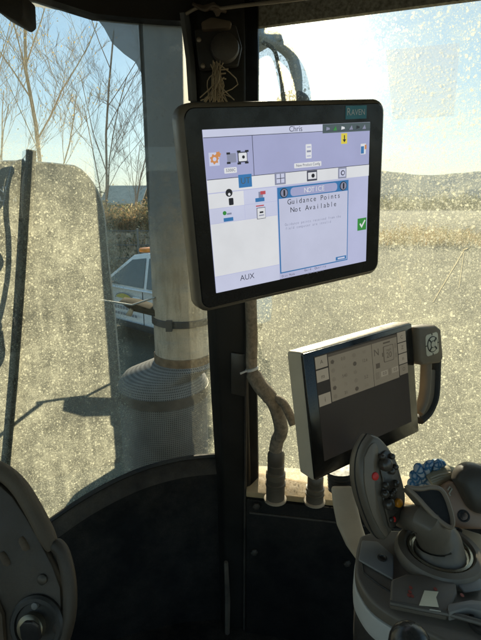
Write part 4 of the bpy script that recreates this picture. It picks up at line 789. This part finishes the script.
HF = Vector((-.46, .888, 0)); HX = Vector((.888, .46, 0))
HP = mat('hood_paint', (.085, .088, .085), .5, var=.15, dust=.5, dustcol=(.26, .24, .19)); HRIM = mat('hood_rim', (.40, .40, .37), .4, var=.15, dust=.2)
h_edge = P(111, 300, 2.3); h_top = P(60, 165, 2.25).z
hd0 = thing('engine_hood', 'tall dusty engine hood with rounded top corner outside the windscreen', 'hood', (h_edge.x, h_edge.y, .9))
def hoodsec(dist, drop, inset, zlow):
    o = Vector((h_edge.x, h_edge.y, 0)) + HF * dist; pts = []
    for off, z in ((.02, zlow), (.012, 1.75), (0, 1.98), (-.004, 2.20)): pts.append(o + HX * (off - inset) + Vector((0, 0, z - drop)))
    for k in range(1, 8):
        a = math.radians(90 * k / 8); pts.append(o + HX * (-.004 - inset - .15 * (1 - math.cos(a))) + Vector((0, 0, 2.20 + (h_top - 2.20) * math.sin(a) - drop)))
    pts += [o + HX * (-.22 - inset) + Vector((0, 0, h_top + .003 - drop)), o + HX * (-.35 - inset) + Vector((0, 0, h_top + .008 - drop)), o + HX * (-.9 + inset) + Vector((0, 0, h_top - .02 - drop)), o + HX * (-.98 + inset) + Vector((0, 0, 2.2 - drop)), o + HX * (-1. + inset) + Vector((0, 0, zlow))]
    return pts
MB().loft([hoodsec(0, 0, 0, .9), hoodsec(.5, .05, .02, .9), hoodsec(1.2, .16, .06, .95), hoodsec(1.7, .28, .12, 1.0), hoodsec(1.85, .5, .2, 1.05)]).build('hood_shell', HP, hd0, smooth=35)
rim = hoodsec(-.004, 0, -.001, 1.2); MB().tube(rim[:14], .0045, 6).build('hood_rim', HRIM, hd0)
def on_hood(px, py, off=.006): n = -HF; return Ppl(px, py, Vector((h_edge.x, h_edge.y, 0)) + n * off, n)
Mh = Matrix((HX, Vector((0, 0, 1)), -HF)).transposed().to_4x4()
for txt, c, s in (('NEW', (8, 190), .038), ('HOLLAND', (2, 199), .030)):
    q = on_hood(*c); text_mesh(txt, s, mat('decal_white', (.75, .77, .78), .5, var=.05), hd0, 'hood_lettering', Matrix.Translation(q - Vector((h_edge.x, h_edge.y, .9))) @ Mh)

STEEL = mat('exhaust_steel', (.56, .47, .35), .65, .0, var=.35, scale=7, dust=.25, bump=.1)
YS = 1.58
sx_ = lambda px, py: P(px, py, YS)
es = thing('exhaust_stack', 'thick brown exhaust stack with perforated heat shield outside the windscreen', 'exhaust', (P(180, 465, YS).x, YS, 1.0))
cx_ = P(180, 250, YS).x; r_p = (P(209, 250, YS) - P(150, 250, YS)).length / 2
def streak_mat():
    m = STEEL; t = NT(m); b = t.n['Principled BSDF']; co = t.objco((9, 9, 1.2)); old = b.inputs['Base Color'].links[0].from_socket
    c = t.mix(t.remap(t.noise(co, 4, 6, .65), .46, .70, 0, .75), old, (.24, .17, .10)); c = t.mix(t.remap(t.noise(t.objco((1, 1, 5)), 7, 6, .7), .50, .72, 0, .6), c, (.36, .36, .34)); t.l.new(c, b.inputs['Base Color'])
streak_mat()
pz = [P(180, y, YS).z for y in (360, 300, 200, 100, 20, -60)]
MB().tube([Vector((cx_, YS, z)) for z in pz], [r_p * 1.0, r_p, r_p, r_p, r_p * 1.03, r_p * 1.03], 28).build('pipe', STEEL, es)
zc_ = P(180, 318, YS).z; cm = MB().lathe([(r_p + .003, -.012), (r_p + .006, -.010), (r_p + .006, .010), (r_p + .003, .012)], (cx_, YS, zc_), (0, 0, 1), 28).box((cx_ - .03, YS - r_p - .008, zc_), (.02, .02, .034)).build('pipe_clamp', mat('clamp_steel', (.10, .09, .085), .5, .5, dust=.3), es)
z2 = P(180, 357, YS).z; MB().lathe([(r_p + .002, -.022), (r_p + .004, -.02), (r_p + .004, .02), (r_p + .002, .022)], (cx_, YS, z2), (0, 0, 1), 28).build('pipe_collar', mat('collar_rust', (.24, .16, .09), .7, .3, var=.35, scale=30), es)
def perf_mat():
    m = mat('perforated_shield', (.22, .215, .20), .65, .0, var=.3, dust=.3); t = NT(m); b = t.n['Principled BSDF']
    tc = t.node('ShaderNodeTexCoord'); sp = t.node('ShaderNodeSeparateXYZ'); t.l.new(tc.outputs['Object'], sp.inputs[0])
    an = t.math('MULTIPLY', t.math('ARCTAN2', sp.outputs[1], sp.outputs[0]), 23.0); zz = t.math('MULTIPLY', sp.outputs[2], 140.)
    fx = t.math('SUBTRACT', t.math('FRACT', an), .5); fz = t.math('SUBTRACT', t.math('FRACT', zz), .5)
    d = t.math('SQRT', t.math('ADD', t.math('MULTIPLY', fx, fx), t.math('MULTIPLY', fz, fz))); f = t.remap(d, .26, .34, 1, 0)
    old = b.inputs['Base Color'].links[0].from_socket; t.l.new(t.mix(f, old, (.06, .052, .045)), b.inputs['Base Color']); return m
PERF = perf_mat(); r_c = r_p * 1.62; ccx = P(164, 400, YS).x
zt_, zsh, zlo = P(180, 366, YS - .05).z, P(150, 396, YS - .14).z, .95
sh = thing('muffler_shield', 'wide perforated muffler drum with sloping shoulder at the foot of the exhaust stack', 'muffler', (ccx, YS, zlo))
def ringc(r, z, cx, n=40): return [Vector((cx + r * math.cos(2 * math.pi * k / n), YS + r * math.sin(2 * math.pi * k / n), z)) for k in range(n)]
MB().loft([ringc(r_p * 1.02, zt_ + .01, cx_), ringc(r_p * 1.2, zt_ - .004, cx_ - .005), ringc(r_c * .86, zsh + .03, ccx), ringc(r_c * .97, zsh + .008, ccx), ringc(r_c * 1.01, zsh - .012, ccx)], True).build('shoulder', PERF, sh)
MB().loft([ringc(r_c * 1.02, zsh - .010, ccx), ringc(r_c * 1.02, zsh - .045, ccx), ringc(r_c * .99, zsh - .048, ccx)], True).build('seam_band', mat('band_steel', (.14, .12, .10), .6, .4, var=.3, dust=.3), sh)
MB().loft([ringc(r_c * .985, zsh - .04, ccx), ringc(r_c * .985, zlo, ccx)], True).build('drum', PERF, sh)
# bracket sticking out of the stack towards the hood
bk = thing('stack_bracket', 'thin forked metal bracket reaching left from the exhaust stack clamp', 'bracket', tuple(P(150, 305, YS)))
BM = mat('bracket_zinc', (.45, .42, .34), .45, .5, var=.2, dust=.2); BD = mat('bracket_dark', (.05, .045, .04), .6, dust=.3)
YB = YS - .06
MB().tube([P(100, 300, YB), P(122, 303.5, YB), P(132, 305, YB), P(155, 297.5, YB)], .006, 6, flat=.5).build('rod', BM, bk)
MB().prism([P(118, 302, YB + .01), P(134, 304, YB + .01), P(156, 311, YB + .01), P(156, 317, YB + .01), P(132, 311, YB + .01)], (0, .085, 0)).build('web_plate', mat('web_brown', (.05, .042, .025), .95, spec=.05, dust=.3), bk, bevel=.002)  # hidden depth behind is shaped to widen its shadow on the windscreen dust
MB().prism([P(125, 315, YB), P(130, 308, YB), P(133, 311, YB), P(131, 317, YB)], (0, .015, 0)).build('hook', BM, bk, bevel=.002)
MB().tube([P(104, 301, YB), P(60, 325, YB + .02), P(10, 350, YB + .04)], .005, 6).build('stay_rod', BD, bk)

# lamp arm with cable, outside the right window
LMX = mat('arm_grey', (.28, .33, .36), .5, var=.2, dust=.3)
la = thing('mirror_arm', 'curved grey tubular mirror arm with a black cable above the large monitor', 'mirror', tuple(P(285, 96, 1.5)))
MB().tube(spline([P(256, 34, 1.42), P(266, 40, 1.45), P(280, 45, 1.48), (P(291, 56, 1.5)), P(296, 72, 1.5), P(297, 88, 1.5), P(297, 100, 1.5), P(297, 125, 1.5)], 6), .0165, 12).build('tube', LMX, la)
b = MB(); b.prism([P(248, 18, 1.45), P(262, 16, 1.45), P(268, 22, 1.45), P(266, 30, 1.45), P(281, 30, 1.45), P(283, 40, 1.45), P(268, 43, 1.45), P(256, 50, 1.45)], (0, .05, 0)); b.build('bracket', LMX, la, bevel=.006)
MB().tube(spline([P(262, 42, 1.40), P(274, 50, 1.42), P(279, 68, 1.43), P(282, 84, 1.43), P(283, 110, 1.43)], 5), .0055, 8).build('cable', RUBBER, la)
mb = MB(); lump(mb, P(293, 102, 1.50), .055, sq=(1.0, .7, .62)); mb.build('housing', mat('mirror_black', (.02, .022, .025), .45, dust=.3), la, smooth=80, sub=1)

# ------------------------------------------------------------------ parked car
CARL, CARR = (-.97, 7.75, -.04), (0, 0, math.radians(140))
WHT = mat('car_white', (.88, .84, .78), .3, var=.04, dust=.15); CGL = mat('car_glass', (.05, .07, .075), .08, var=.1, spec=.9); CBK = mat('car_black', (.02, .02, .02), .6); TYR = mat('tyre', (.02, .02, .02), .8); CHR = mat('wheel_rim', (.35, .35, .36), .35, .7)
car = thing('parked_car', 'white parked car with amber roof beacon behind the exhaust stack', 'car', CARL, CARR)
W = .9
low = [(2.25, .35), (2.28, .62), (2.2, .80), (1.2, .98), (.95, 1.0), (-1.1, 1.02), (-1.2, .95), (-1.23, .6), (-1.2, .35)]
def cside(pts, y, inset=0): return [Vector((x, y, z)) for x, z in pts]
b = MB(); b.loft([cside(low, -W + .06), [Vector((x, -W, z if z < .9 else z - .04)) for x, z in low], [Vector((x, W, z if z < .9 else z - .04)) for x, z in low], cside(low, W - .06)]); body = b.build('body', WHT, car, local=True, bevel=.03, seg=3)
b = MB(); gl = [(1.15, .97), (.35, 1.50), (.1, 1.545), (-.8, 1.54), (-1.0, 1.45), (-1.16, 1.0)]
b.loft([[Vector((x, s * (W - .05 - max(0, z - 1.0) * .26), z)) for x, z in gl] for s in (-1, 1)]); b.build('cabin', WHT, car, local=True, bevel=.025, seg=3)
def cpane(pts, nm, s, off=.012): 
    mb = MB(); q = [Vector((x, s * (W - .05 - max(0, z - 1.0) * .26 + off), z)) for x, z in pts]; mb.prism(q, Vector((0, -s * .006, 0))); return mb.build(nm, CGL, car, local=True)
for s in (-1, 1):
    cpane([(.95, 1.02), (.34, 1.43), (.02, 1.475), (-.02, 1.02)], 'front_window', s); cpane([(-.10, 1.02), (-.06, 1.475), (-.72, 1.475), (-.85, 1.02)], 'rear_window', s)
    for dx in (.0, ): MB().box((-.06, s * (W + .001), .70), (.012, .008, .55)).build('door_gap', CBK, car, local=True)
    MB().box((.95, s * (W + .001), .70), (.012, .008, .5)).build('door_gap', CBK, car, local=True); MB().box((.08, s * (W + .012), .86), (.18, .03, .035)).build('door_handle', WHT, car, local=True, bevel=.01)
    MB().box((.35, s * (W + .004), .40), (1.35, .02, .10)).build('sill_strip', CBK, car, local=True, bevel=.005)
    MB().box((.85, s * (W + .09), 1.02), (.12, .16, .12)).build('door_mirror', WHT, car, local=True, bevel=.03)
    MB().loft([[Vector((2.27, s * (W - .12), .72)), Vector((2.20, s * (W - .5), .72)), Vector((2.22, s * (W - .5), .60)), Vector((2.285, s * (W - .12), .60))], [Vector((2.30, s * (W - .12), .72)), Vector((2.27, s * (W - .5), .72)), Vector((2.29, s * (W - .5), .60)), Vector((2.31, s * (W - .12), .60))]]).build('headlight', CGL, car, local=True)
    for x in (1.42, -.72):
        wh_ = MB().lathe([(.20, -.10), (.31, -.10), (.335, -.06), (.335, .06), (.31, .10), (.20, .10)], (x, s * (W - .10), .335), (0, 1, 0), 28).build('wheel', TYR, car, local=True); MB().lathe([(.20, -.085), (.19, .085), (.05, .095)], (x, s * (W - .10), .335), (0, s, 0), 20).build('rim', CHR, wh_, local=True)
    for txt, z, sz in (('FLEET SERVICE', .80, .075), ('555 - 0142', .70, .06)): pass
MB().loft([[Vector((1.10, y, 1.03)), Vector((.38, y * .86, 1.49))] for y in (-.76, .76)], False, closed=False).build('windscreen', CGL, car, local=True)
bc = MB().lathe([(.07, 0), (.07, .02), (.06, .03)], (.2, .42, 1.54), (0, 0, 1), 16).build('beacon_base', CBK, car, local=True)
mbx = MB(); mbx.box((.22, .44, 1.575), (.2, .40, .065)); mbx.build('beacon_lens', mat('beacon_amber', (.85, .26, .02), .3, var=.1), car, local=True, bevel=.02)
Md = Matrix.Translation((.42, W + .004, .72)) @ Matrix(((-1, 0, 0), (0, 0, 1), (0, 1, 0))).to_4x4()
TXG = mat('door_text_grey', (.22, .22, .24), .5, var=.05)
b = MB()
# unreadable small writing on the door: two rows of letter-like ticks
for row, (n, hh) in enumerate(((7, .05), (8, .04))):
    for i in range(n): b.box((.66 - i * .075, W + .003, .66 - row * .10), (.05, .006, hh))
b.build('door_writing', TXG, car, local=True, smooth=0)
b = MB(); b.prism([(.42 + .20 * math.cos(a), W + .004, .82 + .075 * math.sin(a)) for a in [math.pi * k / 14 for k in range(15)]], (0, .002, 0)); b.build('door_emblem', mat('emblem_yellow', (.62, .50, .08), .5, var=.1), car, local=True, smooth=0)
b = MB(); b.tube([(.42 + .22 * math.cos(a), W + .005, .815 + .09 * math.sin(a)) for a in [math.pi * k / 14 for k in range(15)]], .008, 5); b.build('emblem_rim', TXG, car, local=True)

# ------------------------------------------------------------------ trees, brush, fence, houses
def leafmat(name, col):
    m = bpy.data.materials.new(name); m.use_nodes = True; t = NT(m); t.n.remove(t.n['Principled BSDF']); f = t.remap(t.noise(t.objco(), 3, 4), .3, .7, .6, 1.4)
    mul = t.node('ShaderNodeVectorMath', operation='SCALE'); mul.inputs[0].default_value = col; t.l.new(f, mul.inputs['Scale'])
    a = t.node('ShaderNodeBsdfDiffuse'); b = t.node('ShaderNodeBsdfTranslucent'); x = t.node('ShaderNodeMixShader'); x.inputs[0].default_value = .5
    for q in (a, b): t.l.new(mul.outputs[0], q.inputs[0])
    t.l.new(a.outputs[0], x.inputs[1]); t.l.new(b.outputs[0], x.inputs[2]); t.l.new(x.outputs[0], t.n['Material Output'].inputs[0]); return m
BARK = mat('bark_tan', (.62, .47, .29), .9, var=.3, scale=5); BARKD = mat('bark_dark', (.34, .28, .22), .9, var=.3, scale=5); LEAFY = leafmat('leaf_yellow', (.75, .52, .16))
def tree(label, base, height, r0, seed, bark, lean=(0, 0), leaves=0, fork=.25, spread=.5, depth=5, group='bare trees beyond the windscreen', dense=2):
    rnd = random.Random(seed); mb = MB(); tips = []
    def branch(p, d, L, r, lev):
        n = 5 if lev < 2 else 3; pts = [p]; q = p; dd = d
        for k in range(n):
            dd = (dd + Vector((rnd.gauss(0, .09), rnd.gauss(0, .09), rnd.gauss(.05, .05)))).normalized(); q = q + dd * (L / n); pts.append(q)
        rr = [r * (1 - .5 * k / n) for k in range(n + 1)]
        if lev >= depth - 1: rr[-1] = r * .25
        mb.tube(pts, rr, 7 if lev < 1 else (5 if lev < 3 else 3), caps=lev == 0)
        if lev >= depth - 1: tips.append(q); tips.append(pts[1]); return
        kids = (dense + 1 if lev else dense + 3)
        for c in range(kids):
            t = fork + (1 - fork) * (c + rnd.random() * .8) / kids; i = min(n - 1, int(t * n)); bp = pts[i].lerp(pts[i + 1], t * n - i)
            a = rnd.uniform(0, 6.283); side = Vector((math.cos(a), math.sin(a) * .8, 0)); nd = (dd * rnd.uniform(.75, 1.1) + side * rnd.uniform(.3, .75) * spread * 1.6).normalized()
            branch(bp, nd, L * rnd.uniform(.42, .62), max(.004, rr[i] * rnd.uniform(.38, .52)), lev + 1)
    branch(Vector((0, 0, 0)), Vector((lean[0], lean[1], 1)).normalized(), height, r0, 0)
    o = thing('bare_tree', label, 'tree', tuple(base), group=group); mb.build('trunk', bark, o, local=True)
    if leaves:
        lb = MB()
        for k in range(leaves):
            t = rnd.choice(tips) + Vector((rnd.gauss(0, .08), rnd.gauss(0, .08), rnd.gauss(0, .08))); s = rnd.uniform(.016, .036); a = Vector((rnd.gauss(0, 1), rnd.gauss(0, 1), rnd.gauss(0, 1))).normalized(); c = a.orthogonal().normalized(); lb.add([t, t + a * s + c * s * .5, t + a * s * 2, t + a * s - c * s * .5], [(0, 1, 2, 3)])
        lb.build('leaves', LEAFY, o, local=True, smooth=0)
    return o
def gp_(px, Y): q = P(px, 200, Y); return Vector((q.x, Y, 0))
tree('thick tan tree with sparse yellow leaves leaning right above the hood', gp_(48, 14), 7.2, .075, 11, BARK, (.10, 0), 1100, .18, .55, 6, dense=3)
tree('slim tan tree at the left picture edge behind the wiper', gp_(14, 13), 6.8, .065, 5, BARK, (-.02, 0), 700, .2, .5, 6, dense=3)
tree('dark finely twigged tree left of the exhaust stack', gp_(97, 17), 7.5, .05, 23, BARKD, (.0, 0), 0, .10, .62, 6, dense=3)
tree('low dark tree with drooping twigs beside the exhaust stack', gp_(128, 19), 5.2, .04, 31, BARKD, (.06, 0), 0, .15, .8, 6, dense=3)
tree('pale crooked tree just left of the wiper', gp_(-6, 16), 7.0, .06, 47, BARK, (.06, 0), 120, .2, .6, 6)

# roofs of the yard buildings
def house(label, px0, px1, Y, eave, ridge, roofcol, wallcol):
    a, c = gp_(px0, Y), gp_(px1, Y); o = thing('gabled_shed', label, 'shed', ((a.x + c.x) / 2, Y, 0), group='sheds beyond the fence'); L = (c.x - a.x) / 2
    MB().box((0, 3, eave / 2), (L * 2 - .3, 6, eave)).build('wall', mat('shed_wall', wallcol, .8, var=.15, scale=2), o, local=True)
    b = MB(); b.loft([[Vector((-L, y, z)) for y, z in ((-.4, eave), (3, ridge), (6.4, eave), (6.4, eave + .15), (3, ridge + .15), (-.4, eave + .15))], [Vector((L, y, z)) for y, z in ((-.4, eave), (3, ridge), (6.4, eave), (6.4, eave + .15), (3, ridge + .15), (-.4, eave + .15))]]); b.build('roof', mat('shed_roof', roofcol, .95, var=.15, scale=2, spec=.05), o, local=True)
    MB().box((0, -.01, eave * .45), (2.2, .06, eave * .8)).build('door', mat('shed_door', (.10, .11, .12), .6), o, local=True)
house('long low shed with blue grey roof left of the exhaust stack', 100, 142, 46, 1.9, 3.6, (.62, .52, .40), (.40, .36, .30))
house('smaller far shed with pale roof next to the exhaust stack', 136, 170, 58, 1.8, 3.0, (.45, .47, .5), (.32, .3, .27))

# fence with wire and a stone faced bank
fn = thing('wire_fence', 'low wire fence with posts behind the parked car', 'fence', tuple(gp_(130, 12.5)))
FM = mat('fence_steel', (.20, .20, .19), .5, .6); FX0, FX1, FY = -6.5, -.2, 12.5
for i in range(6): x = FX0 + (FX1 - FX0) * i / 5; MB().tube([(x, FY, 0), (x, FY, 1.58)], .03, 8).build('post', FM, fn)
b = MB()
for z in (1.52, 1.15, .8): b.tube([(FX0, FY, z), (FX1, FY, z)], .012, 5)
k = FX0
while k < FX1:
    b.tube([(k, FY, .1), (k + .7, FY, 1.5)], .003, 3); b.tube([(k + .7, FY, .1), (k, FY, 1.5)], .003, 3); k += .09
b.build('wire_mesh', FM, fn)
bw = MB(); n = 60
rowA = [(-9 + 9.2 * i / n, 14.2 + .1 * mnoise.noise(Vector((i * .3, 0, 0))), -.05) for i in range(n + 1)]; rows = [rowA]
for zz, yy in ((.6, 14.3), (1.3, 14.5), (1.5, 15.2), (1.6, 18.)): rows.append([(p[0], yy + .08 * mnoise.noise(Vector((p[0] * 2, zz * 3, 1))), zz + .08 * mnoise.noise(Vector((p[0], zz, 4)))) for p in rowA])
bw.loft(rows, False, closed=False)
sb = mat('stone_bank', (.45, .34, .22), .95, var=.6, scale=4, bump=1.0, bscale=14, stretch=(1, 1, 2.2))
kind(bw.build('earth_bank', sb, smooth=80), 'structure')
def brush(name, label, cat, x0, x1, y0, y1, zfun, n, hmin, hmax, mats, seed):
    rnd = random.Random(seed); mb = MB()
    for i in range(n):
        x, y = rnd.uniform(x0, x1), rnd.uniform(y0, y1); z = zfun(x, y); h = rnd.uniform(hmin, hmax) * (.6 + .5 * abs(mnoise.noise(Vector((x * .5, y * .5, seed)))) * 1.6); mi = rnd.randrange(len(mats))
        for k in range(4):
            t = Vector((x + rnd.gauss(0, h * .25), y + rnd.gauss(0, h * .2), z + h * rnd.uniform(.5, 1))); wv = Vector((rnd.gauss(0, 1), rnd.gauss(0, 1), 0)).normalized() * h * .012
            mb.add([Vector((x, y, z)) - wv, Vector((x, y, z)) + wv, t], [(0, 1, 2)], mi)
            for q in range(3):
                p = Vector((x, y, z)).lerp(t, rnd.uniform(.35, 1)); s = h * rnd.uniform(.03, .075); a = Vector((rnd.gauss(0, 1), rnd.gauss(0, 1), rnd.gauss(0, 1))).normalized(); c = a.orthogonal().normalized(); mb.add([p, p + a * s + c * s * .5, p + a * 2 * s, p + a * s - c * s * .5], [(0, 1, 2, 3)], mi)
    o = mb.build(name, mats, None, smooth=0, origin=((x0 + x1) / 2, y0, 0)); tag(o, label, cat); kind(o, 'stuff'); return o
BR1 = leafmat('brush_rust', (.42, .27, .13)); BR2 = leafmat('brush_olive', (.25, .22, .11)); BR3 = leafmat('brush_straw', (.50, .40, .23)); BR4 = leafmat('brush_green', (.12, .13, .07))
brush('brush', 'rusty autumn brush on the bank behind the parked car', 'brush', -8.5, .0, 14.1, 17.5, lambda x, y: min(1.4, (y - 14.1) * 2.6), 4200, .5, 1.15, [BR1, BR2, BR3, BR4], 3)
brush('brush', 'low dry brush along the far edge of the gravel yard', 'brush', 0., 34, 24, 30, lambda x, y: 0, 3200, .5, 1.3, [BR1, BR3, BR3, BR2], 8)
brush('treeline', 'dark distant trees under the hills right of the monitor', 'trees', 2, 130, 115, 135, lambda x, y: 0, 2600, 2.5, 6., [BR4, BR2, leafmat('brush_grey', (.09, .10, .09))], 9)
brush('treeline', 'distant bare trees behind the sheds on the left', 'trees', -75, 2, 90, 110, lambda x, y: 0, 1600, 3., 6., [BR2, BR3, BR4], 12)

brush('dry_weeds', 'dry weeds scattered over the gravel yard', 'weeds', -3, 16, 5.5, 22, lambda x, y: 0, 900, .06, .22, [BR3, BR2, BR4], 21)

# ------------------------------------------------------------------ air
hz_ = MB(); hz_.box((50, 700, 59), (4000, 2600, 122))
hm2 = bpy.data.materials.new('haze'); hm2.use_nodes = True; t = NT(hm2); t.n.remove(t.n['Principled BSDF'])
pv_ = t.node('ShaderNodeVolumePrincipled'); pv_.inputs['Color'].default_value = (.82, .9, 1, 1); pv_.inputs['Density'].default_value = .00035; pv_.inputs['Anisotropy'].default_value = .0
t.l.new(pv_.outputs[0], t.n['Material Output'].inputs['Volume'])
kind(hz_.build('haze', hm2, smooth=0), 'stuff')
